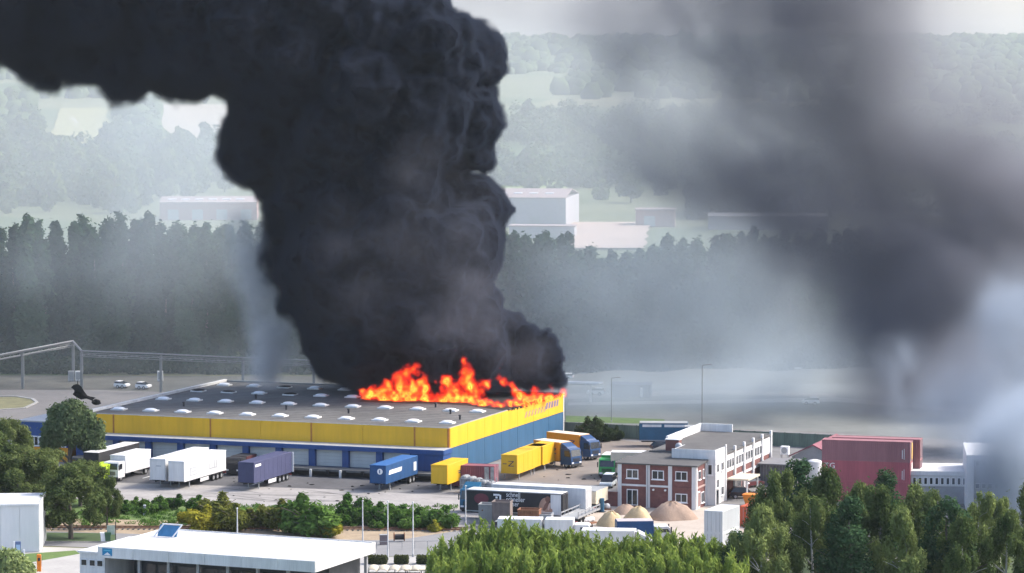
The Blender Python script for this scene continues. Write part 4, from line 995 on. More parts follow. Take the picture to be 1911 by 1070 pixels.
b = MB(); b.box(0.8,-0.026,5.55,1.7,-0.022,5.68); b.build('sign_line', mat('pale_blue_sign', (0.12,0.45,0.62), 0.4, 0.05), fs)
b = MB(); b.box(-3.3, 1.6, 0, -0.02, 13, 4.9); b.build('side_room', WHITE2, fs)
b = MB(); b.bbox(-3.5, 1.4, 4.902, -0.02, 13.2, 5.1, 0.03); b.build('side_room_roof', WHITE, fs)
for x in (-2.7, -1.6, -0.6):
    w = MB(); w.box(x-0.4, 1.5, 3.4, x+0.4, 1.598, 4.15); wo = w.build('window', CLEAN, fs)
    w = MB(); w.box(x-0.33, 1.48, 3.46, x+0.33, 1.498, 4.09); w.build('pane', GLASS, wo)
for k, (x, l) in enumerate(((7.5, 'fuel pump row'), (13, ''), (18.5, ''))):
    p = MB(); p.bbox(x, 2.9, 0, x+0.9, 3.5, 2.0, 0.05); pp_ = p.build('pump', GREYM, fs); p = MB(); p.box(x+0.12, 2.88, 1.2, x+0.78, 2.898, 1.8); p.build('display', GLASS, pp_)
for k, x in enumerate((10.0, 15.8, 21.2)):
    p = MB(); p.box(x, 4.2, 4.9, x+2.2, 4.7, 5.1); lo = p.build('strip_light_housing', WHITE, fs)
car('white car parked under the white canopy', tuple(np.array(fs.location)+np.array((math.cos(ang)*11+math.sin(-ang)*4.5, math.sin(ang)*11+math.cos(ang)*4.5, 0))), ang, mat('white_car_paint', (0.7,0.7,0.7), 0.3))
# tilted solar collector on a frame at the back edge of the canopy roof
sp_ = gp(288, 1000, 6.0)
so = thing('roof_collector', 'blue panel tilted between white struts on the canopy roof', 'roof panel', (sp_[0], sp_[1], 5.9), ang)
b = MB(); b.add([(0.4,0,0.1),(2.9,0,0.1),(2.9,0.7,1.35),(0.4,0.7,1.35),(0.4,0.08,0.06),(2.9,0.08,0.06),(2.9,0.78,1.31),(0.4,0.78,1.31)], [(0,1,2,3),(7,6,5,4),(0,4,5,1),(1,5,6,2),(2,6,7,3),(3,7,4,0)]); b.build('panel', mat('blue_panel_glass', (0.06,0.2,0.36), 0.25, 0.15), so)
for x, q in ((0.0, -0.5), (2.4, 1.2)):
    b = MB(); b.cyl((x,-0.1,0.0),(x+0.9,0.66,1.45),0.09,n=7); b.build('strut', CLEAN, so)
b = MB(); b.cyl((0.7,0.72,1.45),(3.3,0.72,1.45),0.07,n=7); b.build('top_bar', CLEAN, so)

# white hall at the left edge
lh = gp(74, 1031)
hl = thing('white_hall', 'white panel clad hall cut off by the left picture edge', 'hall', (lh[0], lh[1], 0), R(4))
b = MB(); b.box(-30, 0.1, 0, -0.1, 11, 5.9); b.build('wall', WHITE2, hl)
for k in range(10):
    b = MB(); b.bbox(-0.02-2.4*(k+1)+0.02, 0, 0.1, -0.02-2.4*k-0.02, 0.098, 5.8, 0.02); b.build('wall_panel', mat('white_wall_panel', (0.7,0.7,0.69), 0.55, 0.05, 0.5, streak=True), hl)
b = MB(); b.bbox(-30, -0.12, 5.802, 0.05, 0.3, 6.1, 0.03); b.build('parapet', WHITE, hl)
b = MB(); b.bbox(-0.09, 0.302, 0, 0.05, 11, 6.1, 0.03); b.build('parapet', WHITE, hl)
b = MB(); b.box(-29.9, 0.4, 5.9, -0.2, 10.9, 5.98); b.build('roof', mat('pale_roof_sheet', (0.55,0.56,0.57), 0.6, 0.08), hl)
# road-side totem, orange post, bins
tt = thing('sign_totem', 'slim blue and white sign totem before the white hall', 'sign', gp(34, 1050), R(10))
b = MB(); b.bbox(-0.35,-0.1,0,0.35,0.1,2.6,0.04); b.build('board', mat('slate_blue_sign', (0.10,0.15,0.27), 0.5, 0.1), tt)
b = MB(); b.box(-0.55,-0.1,0,-0.36,0.1,2.6); b.build('edge', CLEAN, tt); b = MB(); b.box(-0.25,-0.12,1.5,0.25,-0.102,2.2); b.build('sign_face', mat('pale_blue_face', (0.3,0.45,0.62), 0.5, 0.1), tt)
b = MB(); b.bbox(0.62,-0.09,0,0.8,0.09,1.6,0.02); b.build('side_post', CLEAN, tt)
op = thing('orange_pillar', 'bright orange service pillar right of the white hall', 'pillar', gp(73, 1067), R(12))
b = MB(); b.bbox(-0.26,-0.2,0,0.26,0.2,2.1,0.06); b.build('housing', ORANGE, op); b = MB(); b.box(0.262,-0.16,0.6,0.3,0.16,1.9); b.build('cover', CREAM, op); b = MB(); b.box(-0.15,-0.215,1.3,0.15,-0.202,1.7); b.build('screen', GLASS, op)
for k, (px, m, lab) in enumerate(((193, CLEAN, 'white wheelie bin under the left tree'), (201, mat('green_plastic', (0.04,0.10,0.05), 0.5), 'green wheelie bin under the left tree'))):
    t = thing('wheelie_bin', lab, 'bin', gp(px, 1012), 0.2)
    b = MB(); b.prism([(-0.3,0.1),(0.3,0.1),(0.4,1.15),(-0.4,1.15)], -0.35, 0.35); b.build('body', m, t); b = MB(); b.bbox(-0.43,-0.4,1.152,0.43,0.4,1.25,0.03); b.build('lid', m, t)
    for s in (-1,1): b = MB(); b.cyl((0.3,s*0.33,0.12),(0.3,s*0.27,0.12),0.12,n=10); b.build('wheel', BLACK, t)
sg = thing('street_sign', 'small white and green street board under the left tree crown', 'sign', gp(216, 1011), 0.1)
b = MB(); b.cyl((0,0,0),(0,0,2.6),0.06,n=6); b.build('post', DARK, sg); b = MB(); b.box(-1.1,-0.04,0.9,-0.1,0.04,2.1); b.build('board', mat('pale_green_board', (0.35,0.42,0.35), 0.6), sg)
wp_ = thing('white_marker_post', 'short white marker post in the verge', 'post', gp(270, 963), 0)
b = MB(); b.bbox(-0.18,-0.1,0,0.18,0.1,1.5,0.03); b.build('post', CLEAN, wp_); b = MB(); b.box(-0.19,-0.11,1.15,0.19,0.11,1.3); b.build('band', DARK, wp_)
# flagless poles and light poles
def pole(name, label, px, py0, py1, r=0.07, m=None, top=None, cat='pole', group=None, Y=None):
    x, y, _ = gp(px, py0); h = HC-(py1-100)*y/F-0.0
    h = at(px, py1, y)[2]
    t = thing(name, label, cat, (x, y, 0), 0, group); m = m or WHITE
    b = MB(); b.cyl((0,0,0.35),(0,0,h),r,r*0.62,n=8); b.build('shaft', m, t)
    b = MB(); b.cyl((0,0,0),(0,0,0.35),r*1.7,r*1.5,n=8); b.build('foot', GREYM, t)
    if top == 'ball': b = MB(); b.ell((0,0,h+0.05),(r*1.3,)*3,8,6); b.build('finial', m, t)
    if top == 'lamp':
        b = MB(); b.cyl((0,0,h),(0.9,0,h+0.12),0.04,n=6); b.build('arm', m, t); b = MB(); b.bbox(0.8,-0.13,h+0.06,1.5,0.13,h+0.2,0.03); b.build('lamp_head', GREYM, t)
    return t
pole('flagpole', 'white flagpole without a flag, leftmost of the three by the clipped hedges', 677, 1016, 936, 0.09, top='ball', group='bare white flagpoles')
pole('flagpole', 'white flagpole without a flag, middle of the three by the clipped hedges', 724, 1046, 937, 0.09, top='ball', group='bare white flagpoles')
pole('flagpole', 'white flagpole without a flag, rightmost of the three by the clipped hedges', 771, 1040, 939, 0.09, top='ball', group='bare white flagpoles')
pole('light_pole', 'white pole rising behind the white canopy roof', 443, 1010, 950, 0.1, top='ball')
pole('light_pole', 'white pole standing in front of the teal tractor', 869, 988, 908, 0.09, top='ball')
POLEG = mat('grey_pole_paint', (0.16,0.17,0.17), 0.6, 0.1)
pole('yard_lamp', 'tall thin grey lamp mast left of the blue trailers', 1141, 788, 706, 0.065, POLEG, 'lamp', 'lamp post')
pole('yard_lamp', 'tallest grey lamp mast rising behind the blue trailers', 1310, 806, 682, 0.07, POLEG, 'lamp', 'lamp post')
pole('yard_lamp', 'grey mast just right of the burning roof corner', 1043, 800, 655, 0.06, POLEG, None, 'lamp post')
pole('marker_pole', 'thin grey pole at the right end of the verge', 843, 990, 958, 0.05, POLEG)
# guard rail by the road
gr_ = thing('guard_rail', 'low grey rail along the road by the flagpoles', 'railing', gp(655, 1026), math.atan2(gp(830,1024)[1]-gp(655,1026)[1], gp(830,1024)[0]-gp(655,1026)[0]))
for k in range(8): b = MB(); b.cyl((k*1.6,0,0),(k*1.6,0,1.0),0.04,n=5); b.build('post', GREYM, gr_)
b = MB(); b.cyl((0,0,0.98),(11.2,0,0.98),0.035,n=5); b.build('top_rail', GREYM, gr_)
# two cabinets by the poles
cb_ = thing('junction_cabinet', 'brown grey utility cabinet beside the middle flagpole', 'cabinet', gp(716, 1017), 0.1)
b = MB(); b.bbox(-0.5,-0.3,0,0.5,0.3,1.25,0.04); b.build('housing', mat('brown_grey_cabinet', (0.2,0.16,0.16), 0.7), cb_); b = MB(); b.bbox(-0.55,-0.35,1.252,0.55,0.35,1.32,0.02); b.build('lid', GREY, cb_)
cr_ = thing('cable_reel', 'rust brown cable reel on the dirt beside the flagpoles', 'cable reel', gp(745, 1011), 0.1)
b = MB(); b.cyl((-0.6,0,0.6),(0.6,0,0.6),0.36,n=12); b.build('drum', DARK, cr_)
for x in (-0.65, 0.65): b = MB(); b.cyl((x-0.05,0,0.6),(x+0.05,0,0.6),0.6,n=16); b.build('flange', RUST, cr_)
# scalloped bicycle shelter
bs = thing('bicycle_shelter', 'bicycle shelter with a white scalloped roof below the clipped hedges', 'shelter', gp(684, 1101), R(-3))
for k in range(5):
    b = MB(); n = 8; v = []
    for j in range(n+1):
        t = math.pi*j/n; v.append((1.25*k+0.6-0.6*math.cos(t), 2.1+0.35*math.sin(t)))
    vv = [(x,0,z) for x,z in v]+[(x,2.4,z+0.15) for x,z in v]+[(x,0,z-0.06) for x,z in v]+[(x,2.4,z+0.09) for x,z in v]; m_ = n+1
    b.add(vv, [(j,j+1,m_+j+1,m_+j) for j in range(n)]+[(2*m_+j+1,2*m_+j,3*m_+j,3*m_+j+1) for j in range(n)]+[(j+1,j,2*m_+j,2*m_+j+1) for j in range(n)], 0, True); b.build('roof_shell', CREAM, bs)
for x in (0.05, 3.1, 6.2):
    for y in (0.1, 2.3): b = MB(); b.cyl((x,y,0),(x,y,2.08),0.06,n=6); b.build('post', DARK, bs)
b = MB(); b.box(0,-0.02,1.98,6.25,0.06,2.09); b.build('beam', DARK, bs)
pv = thing('pale_flat_roof', 'pale flat shelter roof right of the scalloped one', 'shelter', gp(752, 1101), R(-3))
b = MB(); b.bbox(0.1,0,2.2,4.4,2.6,2.4,0.03); b.build('roof', CREAM, pv); 
for x in (0.3,4.2):
    for y in (0.2,2.4): b = MB(); b.cyl((x,y,0),(x,y,2.2),0.06,n=6); b.build('post', DARK, pv)
# railway track along the dirt strip
a0, a1 = gp(-150, 985), gp(870, 990)
rt = thing('railway_track', 'rusty single railway track along the verge', 'railway track', (a0[0], a0[1], 0.02), math.atan2(a1[1]-a0[1], a1[0]-a0[0])); Lr = math.hypot(a1[0]-a0[0], a1[1]-a0[1])
for y in (-0.72, 0.72):
    b = MB(); b.box(0, y-0.05, 0.12, Lr, y+0.05, 0.28); b.build('rail', RUST, rt)
sl = MB(); sl.box(-0.12,-1.25,-0.02,0.12,1.25,0.12); slm = sl.mesh('sleeper', DCONC)
for k in range(int(Lr/0.7)): link('sleeper', slm, rt, (0.3+k*0.7, 0, 0))
# elevated pipe bridge along the far road
PB = [(at(-60, 672, 577.0)), at(0, 663, 585.), at(136, 637, 612.), at(152, 655, 594.), at(300, 661, 587.), at(458, 668, 580.), at(600, 674, 573.)]
pb = thing('pipe_bridge', 'long elevated pipe bridge on posts in front of the dark tree belt', 'pipe bridge', (0,0,0))
PIPE = mat('pipe_cladding', (0.24,0.25,0.26), 0.5, 0.1, metal=0.2)
for dz, r, dy in ((0,0.22,0),(-0.75,0.11,0.35),(0.1,0.13,-0.6)):
    b = MB(); pts = [(x, y+dy, z+dz) for x, y, z in PB[:3]]; b.tube(pts, [r]*3, 8); b.build('pipe', PIPE, pb)
    b = MB(); pts = [(x, y+dy, z+dz) for x, y, z in PB[3:]]; b.tube(pts, [r*0.6]*4, 8); b.build('pipe', PIPE, pb)
b = MB(); b.tube([PB[2], PB[3]], [0.2,0.2], 8); b.build('pipe', PIPE, pb)
def lerp(a, b_, t): return tuple(a[i]+(b_[i]-a[i])*t for i in range(3))
for seg, ts in ((0,(0.3,)),(1,(0.3,)),(2,(0.02,)),(3,(0.0,1.0)),(4,(0.97,)),(5,(0.9,))):
    for t in ts:
        p = lerp(PB[seg], PB[seg+1], t)
        b = MB(); b.box(p[0]-0.2,p[1]-0.7,0,p[0]+0.2,p[1]-0.4,p[2]-0.3); b.box(p[0]-0.2,p[1]+0.4,0,p[0]+0.2,p[1]+0.7,p[2]-0.3); b.box(p[0]-0.18,p[1]-1,p[2]-0.9,p[0]+0.18,p[1]+1,p[2]-0.7); b.build('support_frame', POLEG, pb)
for a_, b_ in ((0,2),(3,6)):
    n = 22; pa, pz = PB[a_], PB[b_]; b = MB()
    for k in range(n):
        p = lerp(pa, pz, k/n); q = lerp(pa, pz, (k+1)/n); zt, zb = -0.35, -1.0
        b.cyl((p[0],p[1]-0.4,p[2]+(zt if k%2 else zb)),(q[0],q[1]-0.4,q[2]+(zb if k%2 else zt)),0.05,n=4)
    b.cyl((pa[0],pa[1]-0.4,pa[2]-1.0),(pz[0],pz[1]-0.4,pz[2]-1.0),0.08,n=5); b.cyl((pa[0],pa[1]-0.4,pa[2]-0.35),(pz[0],pz[1]-0.4,pz[2]-0.35),0.08,n=5)
    b.build('lattice_girder', POLEG, pb)
for px, lab in ((133, 'grey control cabinet at the foot of the pipe bridge, left one'), (146, 'pale control cabinet at the foot of the pipe bridge, right one'), (299, 'white control cabinet below the pipe bridge mid span')):
    t = thing('control_cabinet', lab, 'cabinet', gp(px, 712), 0.1); b = MB(); b.bbox(-0.55,-0.4,0.2,0.55,0.4,2.0,0.05); b.build('housing', GREYM if px < 140 else WHITE2, t); b = MB(); b.box(-0.6,-0.45,0,0.6,0.45,0.2); b.build('plinth', CONC, t); b = MB(); b.box(-0.4,-0.42,0.4,0.4,-0.402,1.8); b.build('door', GREY, t)
# charred sheet drifting above the willow
cs = at(157, 738, 470.0)
fl = thing('charred_sheet', 'charred black sheet of roofing drifting in the air above the round willow', 'debris', cs, 0)
b = MB(); g = 9; v = []
for i in range(g):
    for j in range(g):
        u_, w_ = i/(g-1), j/(g-1)
        x = -1.7+3.2*u_; wd = 0.35+1.05*math.sin(min(1, u_*1.6+0.15)*math.pi)**0.6*(1 if u_ < 0.72 else 0.55); z = 0.9-1.7*u_+(w_-0.5)*wd*1.5+0.12*math.sin(9*u_+5*w_)
        v.append((x+0.25*math.sin(7*w_), 0.35*math.sin(5*u_+3*w_), z))
n0 = len(v); v += [(x, y+0.05, z) for x, y, z in v]
f = [(i*g+j, (i+1)*g+j, (i+1)*g+j+1, i*g+j+1) for i in range(g-1) for j in range(g-1)]
b.add(v, f+[tuple(n0+k for k in q[::-1]) for q in f]); b.build('sheet', CHAR, fl)
b = MB(); b.ell((1.75,0.1,-1.0),(0.75,0.2,0.42),10,6,jit=0.2); b.build('torn_flap', CHAR, fl)
b = MB(); b.tube([(-0.9,0,1.1),(-0.95,0.1,1.9),(-0.85,0,2.4)],[0.12,0.07,0.03],5); b.build('torn_strip', CHAR, fl)
# platform canopy, flat building and vehicles in the freight yard
pc = thing('platform_canopy', 'white T shaped platform canopy beyond the concrete wall', 'canopy', gp(1102, 752), -TH)
b = MB(); b.bbox(-4.2,-1.2,3.4,2.0,1.2,3.7,0.04); b.build('roof', WHITE, pc); b = MB(); b.box(-0.15,-0.15,0,0.15,0.15,3.4); b.build('post', WHITE2, pc); b = MB(); b.box(-4.0,-1.0,3.25,1.8,1.0,3.398); b.build('soffit', GREY, pc)
fb_ = thing('flat_store', 'low dark blue grey store beyond the concrete wall', 'store', gp(1140, 742), -TH+R(12))
b = MB(); b.box(0,0,0,7,5,2.2); b.build('wall', mat('blue_grey_sheet', (0.07,0.10,0.17), 0.7, 0.1), fb_); b = MB(); b.box(-0.2,-0.2,2.2,7.2,5.2,2.36); b.build('roof', mat('blue_grey_roof', (0.12,0.14,0.18), 0.7, 0.1), fb_); b = MB(); b.box(5.3,-0.05,0.1,5.8,-0.002,1.9); b.build('door', WHITE, fb_)
for k, (px, py, m, lab) in enumerate(((1070, 710, CLEAN, 'white van on the road beyond the burning corner'), (1480, 700, CLEAN, 'white van below the grey smoke column'), (1530, 756, WHITE2, 'white flat car on the siding beside the smoke'), (1128, 738, WHITE2, 'pale car beside the dark store'))):
    car(lab, gp(px, py), R(random.choice((0, 180))-8), m, L=3.2, H=1.3, van=True, name='distant_van')
for k, (px, py, lab) in enumerate(((216, 724, 'white van behind the warehouse roof, left one'), (256, 726, 'white van behind the warehouse roof, right one'))):
    car(lab, gp(px, py), -TH, CLEAN, H=1.3, L=2.6, van=True, name='distant_van')
# scattered debris on the yard
db = MB()
for k in range(90):
    px, py = random.uniform(420, 1120), random.uniform(885, 950)
    if random.random() < 0.3: px, py = random.uniform(1000, 1190), random.uniform(840, 900)
    x, y, _ = gp(px, py); s = random.uniform(0.06, 0.2)
    db.ell((x, y, 0.05), (s*random.uniform(1,2.5), s, s*0.6), 6, 3, z0=0, jit=0.25)
tag(db.build('charred_debris', CHAR), 'small black flakes of burnt roofing strewn over the yard', None, None, 'stuff')

# ---------------------------------------------------------------- far buildings beyond the tree belt
def hall(name, label, px, py, L, D, H, rz, wall, roof, pitch=0.0, lights=0):
    x, y = slope_xy(px, py); z = float(height(x, y))
    t = thing(name, label, 'hall', (x, y, z-1), rz)
    b = MB(); b.box(0,0,0,L,D,H+1); b.build('wall', wall, t)
    b = MB()
    if pitch: b.prism([(-0.4,H+1),(D/2,H+1+pitch),(D/2,H+1.25+pitch),(-0.5,H+1.2)], 0, L) ; b.prism([(D/2+.002,H+1+pitch),(D+0.4,H+1),(D+0.5,H+1.2),(D/2+.002,H+1.25+pitch)], 0, L)
    if pitch: b.v = [(q[1], q[0], q[2]) for q in b.v]; b.f = [f[::-1] for f in b.f]
    else: b.box(-0.3,-0.3,H+1,L+0.3,D+0.3,H+1.4)
    b.build('roof', roof, t)
    for k in range(lights):
        b = MB(); yy_ = D*0.2; b.box(L*(0.08+0.84*k/max(1,lights)), yy_, H+1+pitch*0.4+0.25, L*(0.08+0.84*k/max(1,lights))+3, yy_+2.5, H+1+pitch*0.4+0.6); b.build('rooflight', DOME, t)
    for k in range(int(L/9)):
        b = MB(); b.box(3+9*k,-0.12,1.2,7+9*k,-0.002,min(H-1,5)); b.build('door', GREY, t)
    return t
FARW = mat('pale_sheet_wall', (0.34,0.33,0.35), 0.7, 0.06, 0.1); FARR = mat('pink_grey_roof', (0.28,0.21,0.20), 0.8, 0.06, 0.1); FARP = mat('pink_brick_wall', (0.30,0.16,0.14), 0.8, 0.08, 0.1)
hall('far_hall', 'large pale hall with roof lights right behind the smoke column', 880, 425, 34, 40, 10.5, R(-8), FARW, FARR, 2.4, 5)
hall('far_shed', 'long low pale shed below the large pale hall', 950, 447, 22, 9, 4, R(-6), FARW, FARR, 0)
hall('far_hall', 'small pinkish hall with a pale edge beyond the tree belt', 1186, 424, 14, 12, 6.0, R(-4), FARP, FARR, 0)
hall('far_shed', 'long low grey shed beyond the belt at the smoke edge', 1322, 430, 42, 16, 4.6, R(-3), mat('far_grey_wall', (0.36,0.35,0.36), 0.8, 0.06), mat('far_grey_roof', (0.34,0.34,0.35), 0.8, 0.06), 0.8)
hall('far_works', 'long reddish works with a pale cluttered roof left of the smoke', 298, 412, 36, 26, 6.5, R(3), FARP, FARR, 1.6, 6)
field('far_yard', [slope_xy(1063,470), slope_xy(1200,468), slope_xy(1220,420), slope_xy(1062,420)], mat('pink_sand_yard', (0.36,0.28,0.23), 0.95, 0.1, 0.03), 'pinkish earth yard beyond the tree belt')

# ---------------------------------------------------------------- trees and shrubs
def leaf_mesh(name, m, blobs, n, size, aspect=1.6, droop=0.0, seed=0, up=0.35, shell=0.55, jit=0.35):
    """crown of many small leaf sprays spread through the blobs (cx,cy,cz,rx,ry,rz)"""
    g = np.random.default_rng(seed); B = np.array(blobs, float)
    w = (B[:,3]*B[:,4]*B[:,5])**0.67; idx = g.choice(len(B), n, p=w/w.sum()); b = B[idx]
    d = g.normal(size=(n,3)); d /= np.linalg.norm(d, axis=1)[:,None]
    r = shell+(1-shell)*g.random(n)**0.7; r *= 1+jit*0.35*g.normal(size=n)*(g.random(n) < 0.4)
    c = b[:,:3]+d*r[:,None]*b[:,3:6]
    nor = d*0.8+g.normal(size=(n,3))*0.5+np.array([0,0,up]); nor /= np.linalg.norm(nor, axis=1)[:,None]
    a = g.normal(size=(n,3)); a[:,2] = a[:,2]*(1-abs(droop))-droop*2.5
    a -= nor*np.sum(a*nor, axis=1)[:,None]*(1-abs(droop)*0.8); a /= np.linalg.norm(a, axis=1)[:,None]+1e-9
    e = np.cross(nor, a); e /= np.linalg.norm(e, axis=1)[:,None]+1e-9
    s = size*(0.6+0.8*g.random(n))
    A = a*(s*aspect)[:,None]*0.5; E = e*s[:,None]*0.5
    V = np.stack([c-A, c+E*0.9-A*0.1, c+A, c-E*0.9-A*0.1], 1).reshape(-1,3)
    me = bpy.data.meshes.new(name); me.vertices.add(4*n); me.vertices.foreach_set('co', V.ravel())
    me.loops.add(4*n); me.loops.foreach_set('vertex_index', np.arange(4*n)); me.polygons.add(n)
    me.polygons.foreach_set('loop_start', np.arange(0,4*n,4)); me.polygons.foreach_set('loop_total', np.full(n,4))
    me.materials.append(m); me.update(); me.validate(); return me
def trunk_mesh(name, m, h, r, limbs, seed, lean=0.3, spread=0.5):
    g = random.Random(seed); b = MB(); pts = []; rad = []
    for k in range(7):
        t = k/6; pts.append((lean*math.sin(t*2+seed)*t, lean*math.cos(t*3+seed)*t, h*t)); rad.append(r*(1-0.8*t)+0.02)
    b.tube(pts, rad, 8)
    for k in range(limbs):
        t = 0.25+0.65*k/limbs; i = min(5, int(t*6)); p = pts[i]; a = g.uniform(0, 6.28); l = h*(1-t)*spread+1.0
        q = (p[0]+l*0.55*math.cos(a), p[1]+l*0.55*math.sin(a), p[2]+l*0.5); q2 = (p[0]+l*math.cos(a), p[1]+l*math.sin(a), p[2]+l*0.75)
        b.tube([p, q, q2], [r*(1-t)*0.55+0.03, r*(1-t)*0.3+0.02, 0.02], 5)
    return b.mesh(name, m)
def tree(name, label, group, crown, trunk, loc, rz=0.0, sc=1.0, scz=None, cat='tree'):
    t = thing(name, label, cat, loc, rz, group); t.scale = (sc, sc, scz or sc)
    link('crown', crown, t); 
    if trunk: link('trunk', trunk, t)
    return t
def blobs_tree(g, h, r, z0, n, top=0.35, cyl=False):
    out = []
    for k in range(n):
        t = g.random(); z = z0+(h-z0)*t
        prof = math.sin(math.pi*min(1, (t*0.85+0.12)))**0.7 if not cyl else (1-t)**0.55*0.9+0.15
        rr = r*prof; a = g.random()*6.28; q = math.sqrt(g.random())*rr*0.75
        s = r*(0.28+0.25*g.random())*(1 if t < 0.75 else 0.75)
        out.append((q*math.cos(a), q*math.sin(a), z, s, s, s*(1.1 if not cyl else 1.7)))
    return out
def belt_blobs(g, h):
    out = []
    for k in range(34):
        t = (k+g.random())/34; z = 1.5+(h-2.2)*t; rr = 2.6*(min(1, 0.55+t*1.5) if t < 0.3 else 1-0.78*((t-0.3)/0.7)**1.6); a = g.random()*6.28; q = math.sqrt(g.random())*rr*0.7
        s = 0.5+0.3*rr+g.uniform(0, 0.7)*(1-t*0.7); out.append((q*math.cos(a), q*math.sin(a), z, s, s, s*1.5))
    return out
# dark tall belt behind the yard
BELT = leaf_mat('belt_leaves', (0.012,0.034,0.020), (0.048,0.098,0.046), 0.35, 0.2, 0.55)
belt = []
for s in range(6):
    g = random.Random(s+40); h = 28+g.uniform(-2, 2.5)
    cr = leaf_mesh('crown', BELT, belt_blobs(g, h), 8000, 0.5, 1.8, 0.1, s, up=0.5, shell=0.3, jit=0.8)
    belt.append((cr, trunk_mesh('trunk', BARK, h*0.8, 0.3, 0, s)))
cnt = 0
for row, (y0, dx) in enumerate(((628, 2.75), (640, 3.6), (655, 5.2))):
    x = -172.0
    while x < 165:
        px = CX+F*x/y0
        top = np.interp(px, [-200, 0, 300, 480, 960, 1060, 1110, 1150, 1200, 1260, 1500, 1700, 2300], [412, 412, 405, 408, 428, 436, 460, 468, 456, 436, 428, 425, 425]) + (8*row if row < 2 else 0)
        hh = at(px, top, y0)[2]*random.uniform(0.95, 1.03)
        k = random.randrange(6); sc = random.uniform(0.9, 1.15)
        tree('belt_tree', 'tall dark tree in the dense belt behind the yards', 'tall trees of the dense belt behind the yards', belt[k][0], belt[k][1], (x, y0+random.uniform(-3, 3)-0.12*abs(x)*0, 0), random.uniform(0, 6.28), sc*1.12, hh/28.5)
        cnt += 1; x += dx*random.uniform(0.75, 1.2)
print('belt trees', cnt)
# low scrub at the foot of the belt
SCR = leaf_mat('scrub_leaves', (0.025,0.042,0.02), (0.075,0.10,0.04), 0.4, 0.2, 0.4)
g = random.Random(5); bl = []
for k in range(205):
    x = -172+k*1.65; bl.append((x, 622+g.uniform(-3, 3), g.uniform(0.4, 1.6), 1.8, 1.5, g.uniform(1.2, 2.6)))
tag(link('belt_undergrowth', leaf_mesh('belt_undergrowth', SCR, bl, 26000, 0.6, 1.4, 0.1, 3)), 'dark undergrowth along the foot of the tree belt', None, None, 'stuff')
# hillside trees
HILL = leaf_mat('hill_leaves', (0.045,0.075,0.03), (0.13,0.17,0.06), 0.15, 0.25, 0.7)
hill = []
for s in range(5):
    g = random.Random(s+80); cr = leaf_mesh('crown', HILL, blobs_tree(g, 12, 4.6, 2.0, 13), 1100, 1.5, 1.3, 0.1, s+20); hill.append((cr, trunk_mesh('trunk', BARK, 9, 0.35, 4, s+9)))
nh = 0
g = random.Random(77)
while nh < 285:
    if nh < 120: px, py = g.uniform(-40, 480), g.uniform(280, 400)
    elif nh < 215: px, py = g.uniform(900, 1500), g.uniform(225, 395)
    elif nh < 255: px, py = g.uniform(1000, 1560), g.uniform(390, 412)
    else: px, py = g.uniform(-60, 460), g.uniform(190, 285)
    if 80 < px < 220 and 195 < py < 285 and g.random() < 0.93: continue
    if 296 < px < 520 and 195 < py < 265 and g.random() < 0.97: continue
    x, y = slope_xy(px, py)
    if 260 < px < 500 and y < 1300: continue
    if 860 < px < 1280 and y < 1330 and py > 385: continue
    k = g.randrange(5); sc = g.uniform(0.75, 1.35)
    tree('hillside_tree', 'round hazy tree on the slope beyond the belt', 'hazy trees on the far slope', hill[k][0], hill[k][1], (x, y, float(height(x, y))-0.3), g.uniform(0, 6.28), sc, sc*g.uniform(0.85, 1.2)); nh += 1
# far woods: one mass of rounded crowns covering the upper slope
def far_woods():
    g = np.random.default_rng(9); V = []; Fc = []; o = 0
    ico = bpy.data.meshes.new('tmp'); import bmesh
    bm = bmesh.new(); bmesh.ops.create_icosphere(bm, subdivisions=2, radius=1); iv = np.array([v.co[:] for v in bm.verts]); fi = [[v.index for v in f.verts] for f in bm.faces]; bm.free(); bpy.data.meshes.remove(ico)
    keep = iv[:,2] > -0.35
    for k in range(5200):
        y = 2050+4400*g.random()**1.25; x = g.uniform(-1, 1)*(0.19*y+60)
        n = math.sin(x*0.006+y*0.0043)+math.sin(x*0.0031-y*0.0051+2)
        px = CX+F*x/y
        if y < 3600 and n < 0.1: continue
        if 70 < px < 230 and y < 2600: continue
        if 290 < px < 530 and y < 2600: continue
        s = g.uniform(5, 9)*(1 if y < 4000 else 1.5); q = iv*np.array([s, s, s*g.uniform(0.8, 1.2)])*(1+0.16*g.normal(size=(len(iv),1)))
        z = float(height(x, y)); V.append(q+np.array([x, y, z+s*0.45])); Fc.append(np.array(fi)+o); o += len(iv)
    V = np.concatenate(V); Fc = np.concatenate(Fc)
    me = bpy.data.meshes.new('far_woods'); me.vertices.add(len(V)); me.vertices.foreach_set('co', V.ravel()); nf = len(Fc)
    me.loops.add(3*nf); me.loops.foreach_set('vertex_index', Fc.ravel()); me.polygons.add(nf); me.polygons.foreach_set('loop_start', np.arange(0,3*nf,3)); me.polygons.foreach_set('loop_total', np.full(nf,3))
    me.materials.append(leaf_mat('far_wood_leaves', (0.035,0.06,0.03), (0.09,0.12,0.05), 0.02, 0.0, 0.0)); me.update(); me.validate()
    tag(link('far_woods', me), 'hazy wooded slopes rising to the ridge', None, None, 'stuff')
far_woods()

